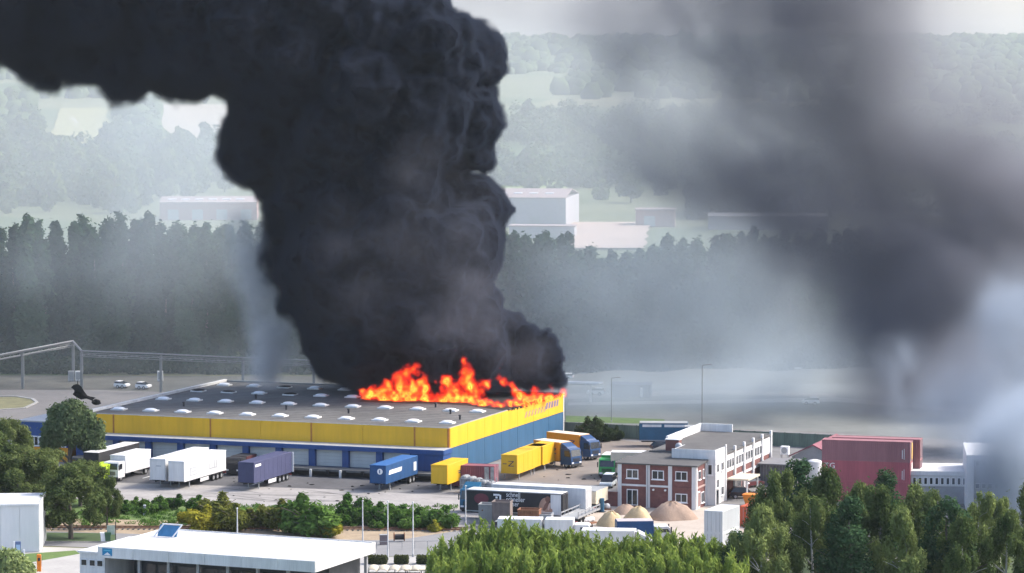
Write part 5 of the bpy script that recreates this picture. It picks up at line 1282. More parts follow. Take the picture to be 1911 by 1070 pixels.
# woods on the nearer slope, seen as one hazy mass of crowns
def hill_woods():
    g = np.random.default_rng(19); bl = []
    while len(bl) < 2000:
        px, py = g.uniform(-500, 2300), g.uniform(215, 400)
        if (80 < px < 220 and 195 < py < 285) or (290 < px < 530 and 190 < py < 268) or (240 < px < 560 and py > 345) or (860 < px < 1300 and py > 352): continue
        x, y = slope_xy(px, py)
        if y > 3200 or math.sin(x*0.013+y*0.006)+math.sin(x*0.006-y*0.011) < -0.75: continue
        s = g.uniform(4.0, 7.5); bl.append((x, y, float(height(x, y))+s*0.8, s, s, s*g.uniform(0.9, 1.3)))
    tag(link('hill_woods', leaf_mesh('hill_woods', HILL, bl, 150000, 2.1, 1.3, 0.1, 4, up=0.5, shell=0.6)), 'hazy woods of round crowns on the slope beyond the belt', None, None, 'stuff')
hill_woods()
# bright willow scrub in the bottom centre: upright shoots
WIL = leaf_mat('willow_leaves', (0.085,0.15,0.025), (0.33,0.41,0.095), 0.35, 0.35, 0.25)
wil = []
for s in range(4):
    g = random.Random(s+300); bl = []
    for k in range(26):
        a = g.random()*6.28; q = math.sqrt(g.random())*3.0; zt = 8.2-0.11*q*q+g.uniform(-0.8, 0.6)
        bl.append((q*math.cos(a), q*math.sin(a), zt-1.1, 0.42, 0.42, 1.7)); bl.append((q*math.cos(a)*1.05, q*math.sin(a)*1.05, zt-3.4, 0.8, 0.8, 2.2))
    wil.append((leaf_mesh('crown', WIL, bl, 9000, 0.2, 3.4, -0.6, s+50, up=0.1, shell=0.3), trunk_mesh('trunk', BARK, 6.5, 0.28, 8, s+31)))
wspots = [(840,1035,-1.6),(872,1020,-.6),(905,1003,.3),(940,1000,.3),(975,1006,0),(1010,1012,0),(1048,1018,0),(1085,1024,0),(1122,1030,0),(1158,1036,0),(1195,1030,0),(1235,1018,0),(1272,1026,0),(1310,1030,0),(1345,1038,0),(860,1058,0),(910,1045,0),(960,1048,0),(1015,1052,0),(1070,1056,0),(1125,1060,0),(1180,1062,0),(1240,1052,0),(1300,1056,0),(1350,1060,0)]
for k, (px, py, dz) in enumerate(wspots):
    Y = 352 if k < 15 else 338
    x, y, z = at(px, py-26, Y); j = k % 4; sc = z/8.6
    tree('willow_bush', 'bright green willow with upright shoots in the willow thicket at the front', 'bright upright willows in the front thicket', wil[j][0], wil[j][1], (x, y, 0), random.uniform(0, 6.28), 0.95+0.15*random.random(), sc)
# birches at the lower right
BIR = leaf_mat('birch_leaves', (0.045,0.078,0.026), (0.235,0.285,0.095), 0.3, 0.25, 0.35)
BIRD = leaf_mat('dark_broad_leaves', (0.022,0.055,0.026), (0.08,0.14,0.06), 0.3, 0.2, 0.3)
bir = []
for s in range(5):
    g = random.Random(s+500); bl = []
    for k in range(34):
        t = g.random(); z = 4.0+14.0*t; rr = 3.4*math.sin(math.pi*(0.12+0.8*(1-t)*0.75+0.02))**0.8*(1 if t < 0.8 else 0.6); a = g.random()*6.28; q = math.sqrt(g.random())*rr
        bl.append((q*math.cos(a)*1.15, q*math.sin(a)*1.15, z, 0.8, 0.8, 2.1))
    bl.append((0,0,18.2,0.5,0.5,1.3))
    bir.append((leaf_mesh('crown', BIR, bl, 17000, 0.2, 2.2, 0.7, s+70, shell=0.2, jit=0.7), trunk_mesh('trunk', BIRCHB, 17.5, 0.2, 10, s+41, 0.4, 0.25)))
bro = []
for s in range(2):
    g = random.Random(s+520); bro.append((leaf_mesh('crown', BIRD, blobs_tree(g, 15, 3.6, 2.5, 26), 11000, 0.26, 1.6, 0.2, s+90, shell=0.4), trunk_mesh('trunk', BARK, 13, 0.3, 9, s+55)))
bsp = [(1430,948,353,0),(1452,886,362,0),(1492,868,378,1),(1548,876,366,0),(1600,905,372,0),(1652,882,386,1),(1642,915,352,0),(1702,905,368,0),(1748,918,360,0),(1770,936,346,1),(1828,920,362,0),(1866,935,372,0),(1930,902,365,0),(1985,915,360,0),(1420,950,344,0),(1520,930,348,0),(1585,940,344,1),(1690,950,343,0),(1800,968,342,0),(1880,958,345,0),(1375,1000,350,1),(1960,960,346,1)]
BLAB = ['short birch at the left end of the birch row beside the white containers', 'birch in front of the orange red container', 'dark broadleaf tree with its top against the lean-to', 'tall birch before the left end of the red containers', 'birch before the middle of the red containers, lower than its neighbours', 'dark broadleaf tree rising before the right end of the red containers', 'birch standing low before the right half of the red containers', 'birch before the gap between red containers and low office wing', 'birch before the low white office wing', 'dark low broadleaf tree before the office wing', 'birch before the left pillar of the white office building', 'birch before the glazed front of the white office building', 'tall birch cut by the right picture edge', 'birch just beyond the right picture edge', 'low birch in the front row nearest the bright willows', 'front birch below the white letters of the red container', 'dark broadleaf tree in front below the middle of the red containers', 'front birch below the right end of the red containers', 'front birch low before the office building', 'front birch at the far right bottom corner', 'dark bush between bright willows and birches', 'dark broadleaf tree at the right bottom corner']
for k, (px, py, Y, kind) in enumerate(bsp):
    x, y, z = at(px, py, Y)
    if kind == 0: c, t = bir[k % 5]; tree('birch_tree', BLAB[k], 'birches at the lower right', c, t, (x, y, 0), random.uniform(0, 6.28), z/19*1.3, z/19)
    else: c, t = bro[k % 2]; tree('broadleaf_tree', BLAB[k], 'dark trees among the birches', c, t, (x, y, 0), random.uniform(0, 6.28), z/15*1.1, z/15)
# left trees
RW = leaf_mat('grey_willow_leaves', (0.06,0.10,0.045), (0.20,0.25,0.12), 0.45, 0.3, 0.1)
g = random.Random(611); bl = [(0,0,6.2,3.0,2.8,2.6),(-2.2,0,5.2,1.9,1.9,2.0),(2.4,0.3,5.0,2.1,2.0,2.1),(0.4,-0.5,8.0,2.0,1.9,1.6),(-1.6,0,7.6,1.6,1.5,1.4),(2.0,-0.4,7.0,1.7,1.7,1.5),(3.6,0,3.6,1.3,1.3,1.5),(3.9,-0.3,5.6,1.0,1.0,1.5),(-3.0,0,4.0,1.2,1.2,1.2)]
x, y, _ = gp(132, 888); 
tree('willow_tree', 'round grey green willow in front of the office annex', None, leaf_mesh('crown', RW, bl, 15000, 0.26, 2.0, 0.3, 101, shell=0.55), trunk_mesh('trunk', BARK, 6, 0.4, 7, 61), (x, y, 0), 0, 1.08, at(132, 742, y)[2]/9.7)
LT = leaf_mat('left_tree_leaves', (0.048,0.08,0.028), (0.21,0.245,0.085), 0.3, 0.3, 0.3)
lt = []
for s in range(3):
    g = random.Random(s+630); bl = []
    for k in range(40):
        t = g.random(); z = 3.2+8.6*t; rr = 5.0*math.sin(math.pi*(0.2+0.72*t))**0.7; a = g.random()*6.28; q = math.sqrt(g.random())*rr
        bl.append((q*math.cos(a), q*math.sin(a), z, 1.15, 1.15, 1.35))
    lt.append((leaf_mesh('crown', LT, bl, 20000, 0.22, 2.2, 0.5, s+120, shell=0.25, jit=0.6), trunk_mesh('trunk', BARK, 9, 0.33, 8, s+65, 0.3, 0.45)))
for k, (px, pb_, pt, w, lab) in enumerate(((132, 1006, 868, 1.0, 'spreading olive green tree with a forked trunk on the dark lawn'), (200, 985, 893, 0.42, 'narrow drooping tree at the right of the spreading tree'), (35, 972, 836, 1.1, 'dark bushy tree behind the white hall'), (-20, 960, 800, 1.1, 'tall dark tree at the left picture edge'), (75, 950, 838, 0.95, 'olive tree in front of the office annex'), (150, 945, 855, 0.8, 'bushy olive tree in front of the docked lime green truck'), (15, 905, 785, 0.75, 'dark tree left of the blue office annex'))):
    x, y, _ = gp(px, pb_); z = at(px, pt, y)[2]; c, t = lt[k % 3]
    tree('garden_tree', lab, 'trees at the left', c, t, (x, y, 0), 1.3*k, w, z/12.6)
PALE = leaf_mat('pale_shrub_leaves', (0.14,0.20,0.06), (0.36,0.42,0.18), 0.6, 0.3, 0.1)
x, y, _ = gp(15, 1085)
tree('pale_shrub', 'pale green shrub at the bottom left corner', None, leaf_mesh('crown', PALE, [(0,0,1.4,1.9,1.6,1.3),(1.2,0,0.9,1.4,1.2,0.9)], 3500, 0.2, 2.0, 0.2, 140), trunk_mesh('trunk', BARK, 1.2, 0.08, 4, 70), (x, y, 0), 0, 1.3, 1.45, 'shrub')
# verge shrubs
VG = leaf_mat('verge_leaves', (0.04,0.10,0.02), (0.16,0.27,0.06), 0.6, 0.3, 0.5)
YW = leaf_mat('yellow_leaves', (0.16,0.20,0.03), (0.50,0.42,0.05), 0.5, 0.3, 0.1)
OLV = leaf_mat('olive_leaves', (0.07,0.09,0.02), (0.20,0.21,0.05), 0.5, 0.3, 0.2)
shm = []
for s in range(4):
    g = random.Random(s+700); bl = [(g.uniform(-1,1), g.uniform(-0.8,0.8), g.uniform(0.5,1.7), g.uniform(.5,.9), g.uniform(.5,.8), g.uniform(.5,.9)) for _ in range(9)]+[(g.uniform(-.4,.4),0,2.3,0.35,0.35,0.6)]
    shm.append([leaf_mesh('foliage', mm, bl, 2600, 0.2, 2.0, -0.1, s+150, shell=0.4) for mm in (VG, YW, OLV)]+[trunk_mesh('stem', BARK, 1.8, 0.06, 5, s+75)])
shr = [(232,958,1.1,0),(258,952,.9,0),(300,955,1.1,0),(330,950,1.2,0),(368,960,1.2,0),(352,978,.9,1),(385,992,1.7,1),(412,985,2.2,2),(434,992,1.8,2),(462,985,1.5,2),(490,985,1.6,2),(520,992,1.9,2),(548,985,1.7,0),(572,998,2.6,0),(594,1000,2.2,0),(612,1004,1.3,1),(640,980,1.3,0),(655,976,1.8,0),(682,980,1.2,0),(705,980,1.6,0),(735,984,1.6,0),(750,980,1.5,0),(782,986,1.5,0),(808,988,1.3,0),(828,988,1.6,0),(812,992,.8,1),(275,962,.9,0),(700,990,.8,0),(760,990,.9,0),(425,970,1.4,0)]
SL = {0: ('green verge shrub in the strip before the yard', 'green shrubs along the verge'), 1: ('yellow leaved shrub in the verge strip', 'yellow leaved shrubs in the verge'), 2: ('olive green shrub in the verge behind the canopy', 'olive shrubs in the verge')}
def shrub_label(px, py, sc, kind):
    col = ('green', 'yellow leaved', 'olive green')[kind]; siz = 'small' if sc < 1.05 else ('tall' if sc > 1.75 else 'bushy')
    marks = [(216,'the green street board'),(270,'the white marker post'),(320,'the roof panel'),(443,'the pole behind the canopy'),(590,'the right end of the canopy'),(677,'the left flagpole'),(724,'the middle flagpole'),(771,'the right flagpole'),(843,'the thin grey pole')]
    mx_, nm = min(marks, key=lambda q: abs(q[0]-px)); side = 'left of' if px < mx_-6 else ('right of' if px > mx_+6 else 'behind')
    row = 'front' if py > 975 else 'back'
    return f'{siz} {col} verge shrub {side} {nm}, {row} row'
for k, (px, py, sc, kind) in enumerate(shr):
    x, y, _ = gp(px, py); s = shm[k % 4]; t = thing('verge_shrub', shrub_label(px, py, sc, kind), 'shrub', (x, y, 0), random.uniform(0, 6.28), SL[kind][1]); t.scale = (sc*0.95, sc*0.95, sc*random.uniform(.6, .85)); link('foliage', s[kind], t); link('stem', s[3], t)
wsm = shm[2][0].copy(); wsm.materials[0] = SCR
# shrubs by the concrete wall
for k, (px, py, sc) in enumerate(((1098,822,1.9),(1112,824,2.0),(1130,824,1.4),(1150,822,1.2),(1090,818,1.3))):
    x, y, _ = gp(px, py); s = shm[k % 4]; t = thing('wall_shrub', 'dark green shrub growing against the mossy concrete wall', 'shrub', (x, y, 0), k, 'shrubs against the concrete wall'); t.scale = (sc*0.72,)*3; link('foliage', wsm, t); link('stem', s[3], t)
# clipped hedges by the flagpoles
HG = leaf_mat('hedge_leaves', (0.04,0.055,0.018), (0.12,0.13,0.05), 1.2, 0.2, 0.2)
for k, (px, w, lab) in enumerate(((703, 2.5, 'clipped rounded hedge block left of the middle flagpole'), (749, 1.7, 'short clipped hedge block between middle and right flagpole'), (800, 2.9, 'long clipped hedge block right of the flagpoles'))):
    x, y, _ = gp(px, 1053); t = thing('clipped_hedge', lab, 'hedge', (x, y, 0), R(-4))
    link('foliage', leaf_mesh('foliage', HG, [(-w/2+w*(j+.5)/6, q, z, w/9, 0.42, 0.4) for j in range(6) for q in (-.25,.25) for z in (0.4, 0.75)], 3600, 0.12, 1.5, 0, 170+k, shell=0.75), t)
    b = MB(); b.bbox(-w/2+0.15,-0.45,0.0,w/2-0.15,0.45,0.85,0.1); b.build('twigs', mat('dark_twigs', (0.02,0.025,0.012), 0.95, 0.3), t)
# rough grass tufts on the verge
g = np.random.default_rng(33); tl = []
for k in range(420):
    px, py = g.uniform(150, 850), g.uniform(945, 984); x, y, _ = gp(px, py); tl.append((x, y, 0.12, 0.7, 0.7, 0.3))
tag(link('rough_grass', leaf_mesh('rough_grass', VG, tl, 22000, 0.16, 2.2, -0.5, 190)), 'rough green grass on the verge before the yard', None, None, 'stuff')

# ---------------------------------------------------------------- smoke and fire as real volumes
def vnoise(shape, cell, g, stretch=(1,1,1)):
    dims = [int(n/(cell*s))+3 for n, s in zip(shape, stretch)]
    a = g.random(dims).astype(np.float32)
    for ax in range(3):
        c = cell*stretch[ax]; x = np.arange(shape[ax])/c+g.random(); i = x.astype(int); t = (x-i).astype(np.float32); t = t*t*(3-2*t)
        sh = [1,1,1]; sh[ax] = -1; t = t.reshape(sh)
        a = np.take(a, i, ax)*(1-t)+np.take(a, i+1, ax)*t
    return a
def fbm(shape, cell, g, octs=4, gain=0.5, stretch=(1,1,1)):
    s = 0; w = 1; tot = 0
    for k in range(octs):
        s = s+w*vnoise(shape, max(1.6, cell/2**k), g, stretch); tot += w; w *= gain
    return s/tot
def pnoise(C, cell, g):
    """value noise read along randomly turned axes, so that no lattice direction shows"""
    q, _ = np.linalg.qr(g.normal(size=(3,3))); Q = (C@q.astype(np.float32).T)/cell; Q -= Q.min(0); i = Q.astype(np.int32); t = Q-i; t = t*t*(3-2*t)
    a = g.random(tuple(i.max(0)+2)).astype(np.float32); r = 0
    for dx in (0,1):
        for dy in (0,1):
            for dz in (0,1):
                w = (t[:,0] if dx else 1-t[:,0])*(t[:,1] if dy else 1-t[:,1])*(t[:,2] if dz else 1-t[:,2]); r = r+w*a[i[:,0]+dx, i[:,1]+dy, i[:,2]+dz]
    return r
def pfbm(C, cell, g, octs, gain, billow=False):
    s = 0; w = 1; tot = 0
    for k in range(octs):
        n = pnoise(C, cell/2**k, g); s = s+w*(np.abs(2*n-1) if billow else n); tot += w; w *= gain
    return s/tot
def volume_nodes(name, shape, dx, vmat, core=None, core_mat=None):
    nx, ny, nz = shape
    ng = bpy.data.node_groups.new(name, 'GeometryNodeTree')
    ng.interface.new_socket('Geometry', in_out='INPUT', socket_type='NodeSocketGeometry'); ng.interface.new_socket('Geometry', in_out='OUTPUT', socket_type='NodeSocketGeometry')
    N = ng.nodes; L = ng.links; gi = N.new('NodeGroupInput'); go = N.new('NodeGroupOutput')
    vc = N.new('GeometryNodeVolumeCube'); vc.inputs['Min'].default_value = (0,0,0); vc.inputs['Max'].default_value = ((nx-1)*dx,(ny-1)*dx,(nz-1)*dx)
    for k, n in zip('XYZ', shape): vc.inputs['Resolution '+k].default_value = n
    ps = N.new('GeometryNodeInputPosition'); sp = N.new('ShaderNodeSeparateXYZ'); L.new(ps.outputs[0], sp.inputs[0])
    def put(node, args):
        for i, a in enumerate(args):
            if hasattr(a, 'links'): L.new(a, node.inputs[i])
            else: node.inputs[i].default_value = a
        return node.outputs[0]
    def fm(op, *a): n = N.new('ShaderNodeMath'); n.operation = op; return put(n, a)
    def im(op, *a): n = N.new('FunctionNodeIntegerMath'); n.operation = op; return put(n, a)
    rd = lambda s: fm('ROUND', fm('DIVIDE', s, dx))
    idx = im('ADD', im('MULTIPLY', im('ADD', im('MULTIPLY', rd(sp.outputs[0]), ny), rd(sp.outputs[1])), nz), rd(sp.outputs[2]))
    si = N.new('GeometryNodeSampleIndex'); si.data_type = 'FLOAT'; na = N.new('GeometryNodeInputNamedAttribute'); na.data_type = 'FLOAT'; na.inputs[0].default_value = 'thickness'
    L.new(gi.outputs[0], si.inputs['Geometry']); L.new(na.outputs[0], si.inputs['Value']); L.new(idx, si.inputs['Index']); L.new(si.outputs[0], vc.inputs['Density'])
    sm = N.new('GeometryNodeSetMaterial'); sm.inputs['Material'].default_value = vmat; L.new(vc.outputs[0], sm.inputs[0])
    if core is None: L.new(sm.outputs[0], go.inputs[0])
    else:
        vm = N.new('GeometryNodeVolumeToMesh'); vm.inputs['Threshold'].default_value = core; L.new(vc.outputs[0], vm.inputs['Volume'])
        ss = N.new('GeometryNodeSetShadeSmooth'); L.new(vm.outputs[0], ss.inputs[0])
        s2 = N.new('GeometryNodeSetMaterial'); s2.inputs['Material'].default_value = core_mat; L.new(ss.outputs[0], s2.inputs[0])
        jn = N.new('GeometryNodeJoinGeometry'); L.new(sm.outputs[0], jn.inputs[0]); L.new(s2.outputs[0], jn.inputs[0]); L.new(jn.outputs[0], go.inputs[0])
    return ng
def volume(name, label, org, field, dx, vmat, core=None, core_mat=None, cat=None):
    me = bpy.data.meshes.new(name); n = field.size; me.vertices.add(n)
    a = me.attributes.new('thickness', 'FLOAT', 'POINT'); a.data.foreach_set('value', np.ascontiguousarray(field, np.float32).ravel())
    if core_mat: me.materials.append(core_mat)
    me.materials.append(vmat)
    o = link(name, me, None, org, label=label, kind='stuff', cat=cat)
    md = o.modifiers.new('volume', 'NODES'); md.node_group = volume_nodes(name, field.shape, dx, vmat, core, core_mat); return o
def smoke_mat(name, dens, col, absb=(0,0,0), aniso=0.0):
    m = bpy.data.materials.new(name); m.use_nodes = True; N = m.node_tree.nodes; L = m.node_tree.links; N.clear()
    o = N.new('ShaderNodeOutputMaterial'); p = N.new('ShaderNodeVolumePrincipled')
    p.inputs['Density'].default_value = dens; p.inputs['Color'].default_value = (*col, 1); p.inputs['Absorption Color'].default_value = (*absb, 1); p.inputs['Anisotropy'].default_value = aniso
    L.new(p.outputs[0], o.inputs['Volume']); return m
def axes(org, shape, dx): return [org[k]+np.arange(shape[k], dtype=np.float32)*dx for k in range(3)]

# --- black plume
def black_plume():
    g = np.random.default_rng(21); YC = 522.0; dx = 0.42; sc = YC/F
    x0, x1 = (-190-CX)*sc, (1075-CX)*sc; z0, z1 = 7.3, 96.0; y0, y1 = YC-24, YC+24
    shape = tuple(int((b-a)/dx) for a, b in ((x0,x1),(y0,y1),(z0,z1))); X, Y, Z = axes((x0,y0,z0), shape, dx)
    tab = [(-330,-900,770),(-200,-900,780),(-60,-700,800),(0,-500,822),(20,-300,850),(50,-120,898),(80,0,922),(95,60,928),(110,100,934),(128,230,936),(150,385,942),(170,405,944),(200,440,940),(230,462,925),(250,448,905),(265,445,893),(300,452,893),(350,476,905),(380,486,918),(400,500,935),(425,508,950),(450,488,958),(480,480,958),(510,500,962),(550,560,965),(580,572,968),(610,570,972),(640,576,985),(665,592,1000),(690,645,1010),(712,690,1020),(735,700,1025)]
    zz = np.array([at(CX, t[0], YC)[2] for t in tab])[::-1]; Lx = np.array([(t[1]-CX)*sc for t in tab])[::-1]; Rx = np.array([(t[2]-CX-(30 if t[0] < 590 else 0))*sc for t in tab])[::-1]
    L = np.interp(Z, zz, Lx); Rr = np.interp(Z, zz, Rx); cx = (L+Rr)/2; hw = (Rr-L)/2
    hd = np.minimum(np.interp(Z, [8, 14, 25, 45, 90], [8.5, 12, 14.5, 16, 17]), 60)
    ex = np.abs(X[:,None]-cx[None,:])/hw[None,:]
    # flat-ended section: super-ellipse so that the long drifting top keeps its thickness
    pw = np.where(hw > 26, 4.0, 2.2)
    ey = np.abs(Y-YC)/1.0
    Q = (ex[:,None,:]**pw[None,None,:]+(ey[None,:,None]/hd[None,None,:])**2.2)**(1/2.4)
    F0 = ((1-Q)*np.minimum(hw, hd)[None,None,:]).astype(np.float32); del Q
    F0 += (vnoise(shape, 22, g)-0.5)*3.0+(vnoise(shape, 11, g)-0.5)*3.0
    Fd = F0-3.0
    def stamp(c, r):
        lo = [max(0, int((c[k]-r-(x0,y0,z0)[k])/dx)) for k in range(3)]; hi = [min(shape[k], int((c[k]+r-(x0,y0,z0)[k])/dx)+2) for k in range(3)]
        if any(a >= b for a, b in zip(lo, hi)): return
        s = tuple(slice(a, b) for a, b in zip(lo, hi))
        d = np.sqrt((X[s[0]]-c[0])[:,None,None]**2+(Y[s[1]]-c[1])[None,:,None]**2+(Z[s[2]]-c[2])[None,None,:]**2)
        np.maximum(Fd[s], r-d, out=Fd[s])
    idx = np.argwhere((F0 > 1.7) & (F0 < 6.5)); pick = idx[g.choice(len(idx), 1300)]
    l1 = []
    for i, j, k in pick:
        if Y[j] > YC+9: continue
        r = 2.2+5.2*g.random()**1.6 ; c = (X[i], Y[j], Z[k]); l1.append((c, r)); stamp(c, r)
    for px, py, r in ((985,640,3.0),(1005,650,3.2),(1018,672,3.0),(990,680,3.4),(1025,694,2.4),(1035,708,1.7),(1000,705,3.0),(975,625,1.8)):
        c = at(px, py, YC-5); l1.append((c, r)); stamp(c, r)
    for c, r in l1:
        for q in range(11):
            d = g.normal(size=3); d[1] = -abs(d[1]); d /= np.linalg.norm(d); stamp(np.array(c)+d*r*0.76, r*g.uniform(0.18, 0.46))
    n = fbm(shape, 9, g, 2, 0.5); Fd += (n-0.5)*1.2
    near = np.argwhere((Fd > -1.6) & (Fd < 3.2) & (np.arange(shape[1])[None,:,None]*dx < 38)).astype(np.float32)*np.float32(dx)
    q = pfbm(near, 4.2, g, 3, 0.55, True); ii = np.rint(near/np.float32(dx)).astype(np.int32)
    Fd[ii[:,0], ii[:,1], ii[:,2]] += (0.36-q)*3.4
    # soften the left edge of the plume into wisps
    edge = np.interp(Z, [8, 30, 45, 60, 75], [0.9, 1.0, 1.2, 1.6, 2.0])[None,None,:]*(1+np.clip((cx[None,None,:]-X[:,None,None])/20, -0.35, 1.2))
    D = np.clip(Fd/edge, 0, 1); D = D*D*(3-2*D)
    D *= np.clip((Z-7.5)/1.6, 0, 1)[None,None,:]
    D[0]=0; D[-1]=0; D[:,0]=0; D[:,-1]=0; D[:,:,0]=0; D[:,:,-1]=0
    core = mat('soot_core', (0.006,0.0065,0.009), 1.0, 0.3, 0.12, spec=0.0)
    volume('smoke_plume', 'thick black billowing smoke plume rising from the warehouse roof and drifting left', (x0,y0,z0), D, dx, smoke_mat('black_smoke', 2.0, (0.046,0.058,0.090)), 0.93, core, 'smoke')
black_plume()

def soft_smoke(name, label, box, dx, blobs, vm, cell, seed, contrast=1.7, bias=0.42, stretch=(1,1,1), warp=5.0, octs=5, floor=0.0, billow=0.0, drift=None):
    g = np.random.default_rng(seed); (x0,x1),(y0,y1),(z0,z1) = box
    shape = tuple(int((b-a)/dx) for a, b in box); X, Y, Z = axes((x0,y0,z0), shape, dx)
    G = np.stack(np.meshgrid(X, Y, Z, indexing='ij'), -1).reshape(-1,3).astype(np.float32)
    W = np.stack([pfbm(G, cell*1.8, g, 3, 0.55)-0.5 for _ in range(3)], 1)*np.float32(2.4*warp)
    wx = W[:,0].reshape(shape); wz = W[:,2].reshape(shape)
    D = np.zeros(shape, np.float32); XX = X[:,None,None]+wx; ZZ = Z[None,None,:]+wz
    for px, py, Yb, rpx, st, *el in blobs:
        c = at(px, py, Yb); r = rpx*Yb/F; rz = r*(el[0] if el else 1.0); ry = min(r*0.9, (y1-y0)*0.42)
        D += st*np.exp(-1.6*(((XX-c[0])/r)**2+((Y[None,:,None]-c[1])/ry)**2+((ZZ-c[2])/rz)**2))
    G = G+0.8*W
    if drift:     # features drawn out along the wind
        d = np.array(drift, np.float32); d /= np.linalg.norm(d); G = G-(G@d)[:,None]*d*0.5
    n = pfbm(G, cell, g, octs, 0.6).reshape(shape)
    if billow: n = n*(1-billow)+billow*(0.30+0.75*pfbm(G, cell*1.3, g, 4, 0.6, True).reshape(shape))
    D *= np.clip((n-bias)*contrast*2+0.5, floor, 2.2)
    D = np.clip(D-0.012, 0, 3)
    for ax in range(3):
        n_ = shape[ax]; q = np.minimum(np.arange(n_), np.arange(n_)[::-1])/max(2, n_*0.06); sh = [1,1,1]; sh[ax] = -1; D *= np.clip(q, 0, 1).reshape(sh)
    volume(name, label, (x0,y0,z0), D, dx, vm, cat='smoke')

# --- grey smoke column at the right, drifting up and left
soft_smoke('grey_smoke', 'wide grey brown smoke column rising at the right and drifting left over the slope', ((-36, 122), (528, 614), (-1, 100)), 0.9, [
    (1740,640,570,120,2.0),(1640,600,572,95,1.3),(1590,540,576,80,1.0),(1760,530,576,140,2.2),(1870,440,580,130,2.2),(1930,520,576,140,2.2),(1850,360,583,100,1.5),(1680,450,580,120,1.5),(1570,410,582,110,1.1),(1500,310,584,120,.75),(1420,200,585,130,.6),(1380,60,585,150,.55),(1260,40,586,130,.7),(1500,110,585,140,.45),(1190,120,585,100,.55),(1170,280,585,90,.45),(1260,310,584,100,.7),(1370,330,584,110,.9),(1460,430,580,110,.8),(1500,530,580,90,.6),(1600,30,585,150,.5),(1700,170,585,160,.35),(1600,720,566,60,1.3),(1690,760,560,100,1.6),(1840,650,568,150,1.8),(1240,620,580,260,.06),(1560,-120,585,220,.7),(1740,330,584,120,.7),(1560,640,574,55,.8),(1100,200,585,70,.3),(1610,230,584,110,.9),(1700,320,584,110,.8),(1800,290,585,90,.6),(1640,330,584,90,.6),(1880,240,586,120,.5),(1760,220,586,100,.3),(1000,10,588,140,.2),(870,30,588,110,.22),(1180,20,588,130,.25),(1090,40,588,110,.15),(1640,770,548,75,1.9),(1690,815,544,60,1.2),(1780,770,545,90,1.2)],
    smoke_mat('grey_smoke', 0.18, (0.35,0.355,0.40)), 12, 31, 2.0, 0.45, warp=7, billow=0.5, floor=0.2, drift=(-0.8,0,0.6))
# --- pale bluish smoke low at the right
soft_smoke('pale_smoke', 'pale blue white smoke welling up low at the right before the dark column', ((52, 118), (404, 540), (-1, 62)), 0.9, [
    (1740,820,505,80,.4),(1800,790,500,100,.75),(1890,810,495,110,1.0),(1950,720,500,110,.9),(1690,780,510,60,.3),(1895,600,505,85,.8),(1680,690,512,60,.5),(1760,710,508,60,.55),(1900,890,480,90,.9),(1830,870,490,80,.7),(1700,860,500,60,.45),(1960,580,505,80,.5),(1905,890,422,90,3.0),(1850,870,423,70,1.6),(1930,830,428,90,2.5),(1800,830,440,50,.2)],
    smoke_mat('pale_smoke', 0.15, (0.52,0.60,0.70)), 7, 41, 2.3, 0.46, warp=5, billow=0.6)
# --- thin smoke hanging before the belt
soft_smoke('drifting_smoke', 'thin blue grey smoke hanging in front of the tree belt', ((-105, 70), (526, 618), (-1, 82)), 1.4, [
    (1080,560,595,120,.30),(1250,540,595,170,.42),(1400,620,590,170,.48),(1150,690,588,120,.34),(1300,720,588,170,.42),(1480,740,588,140,.42),(1180,470,596,80,.2),(1420,480,596,120,.3),
    (1300,730,550,300,.75,.3),(1500,750,548,170,.35,.4),(1120,735,554,160,.4,.35),(1390,700,556,160,.4),(300,430,596,140,.2),(420,540,594,120,.14),(450,480,600,1000,.12,.25),(1250,500,600,500,.14,.5),(700,715,556,900,.1,.1),(380,300,596,110,.45),(250,220,596,120,.30),(460,240,596,60,.35),(120,470,596,170,.10),(90,250,598,120,.10),(1000,620,594,60,.2)],
    smoke_mat('thin_smoke', 0.075, (0.78,0.88,0.93)), 14, 51, 0.9, 0.42, warp=7, floor=0.15)
# --- smoke haze lying over the slope beyond the belt
soft_smoke('valley_smoke', 'pale drifting smoke haze over the slope beyond the tree belt', ((-330, 330), (690, 1130), (-2, 150)), 5.0, [
    (100,330,900,500,1.0,.8),(450,300,900,400,1.0,.8),(900,300,900,400,.85,.8),(1300,330,900,400,1.0,.8),(1750,330,900,500,1.1,.9),(500,100,900,500,.8),(1300,80,900,500,.7),(2000,100,900,400,.6),(-100,150,900,400,.8),(1000,110,950,500,.6,.5),(1700,120,950,500,.6,.5)],
    smoke_mat('valley_smoke', 0.0056, (0.88,0.93,0.955)), 60, 57, 0.6, 0.4, warp=20, octs=3, floor=0.4)
# --- thin grey veil, added to lighten parts of the plume's near face
soft_smoke('plume_tone_veil', 'thin grey veil added to lighten the near face of the black plume', ((-46, 12), (488, 514), (9, 62)), 0.6, [
    (880,520,500,70,.6),(830,600,500,80,.55),(920,600,500,60,.6),(930,660,500,50,.5),(760,480,500,80,.35),(640,450,500,70,.35),(700,560,500,80,.3),(1000,660,500,40,.5),(880,400,500,70,.3),(600,540,500,50,.25),(800,330,501,90,.25),(950,700,500,40,.4)],
    smoke_mat('plume_tone_veil', 0.07, (0.30,0.31,0.37)), 5, 67, 2.2, 0.47, warp=3, billow=0.7)
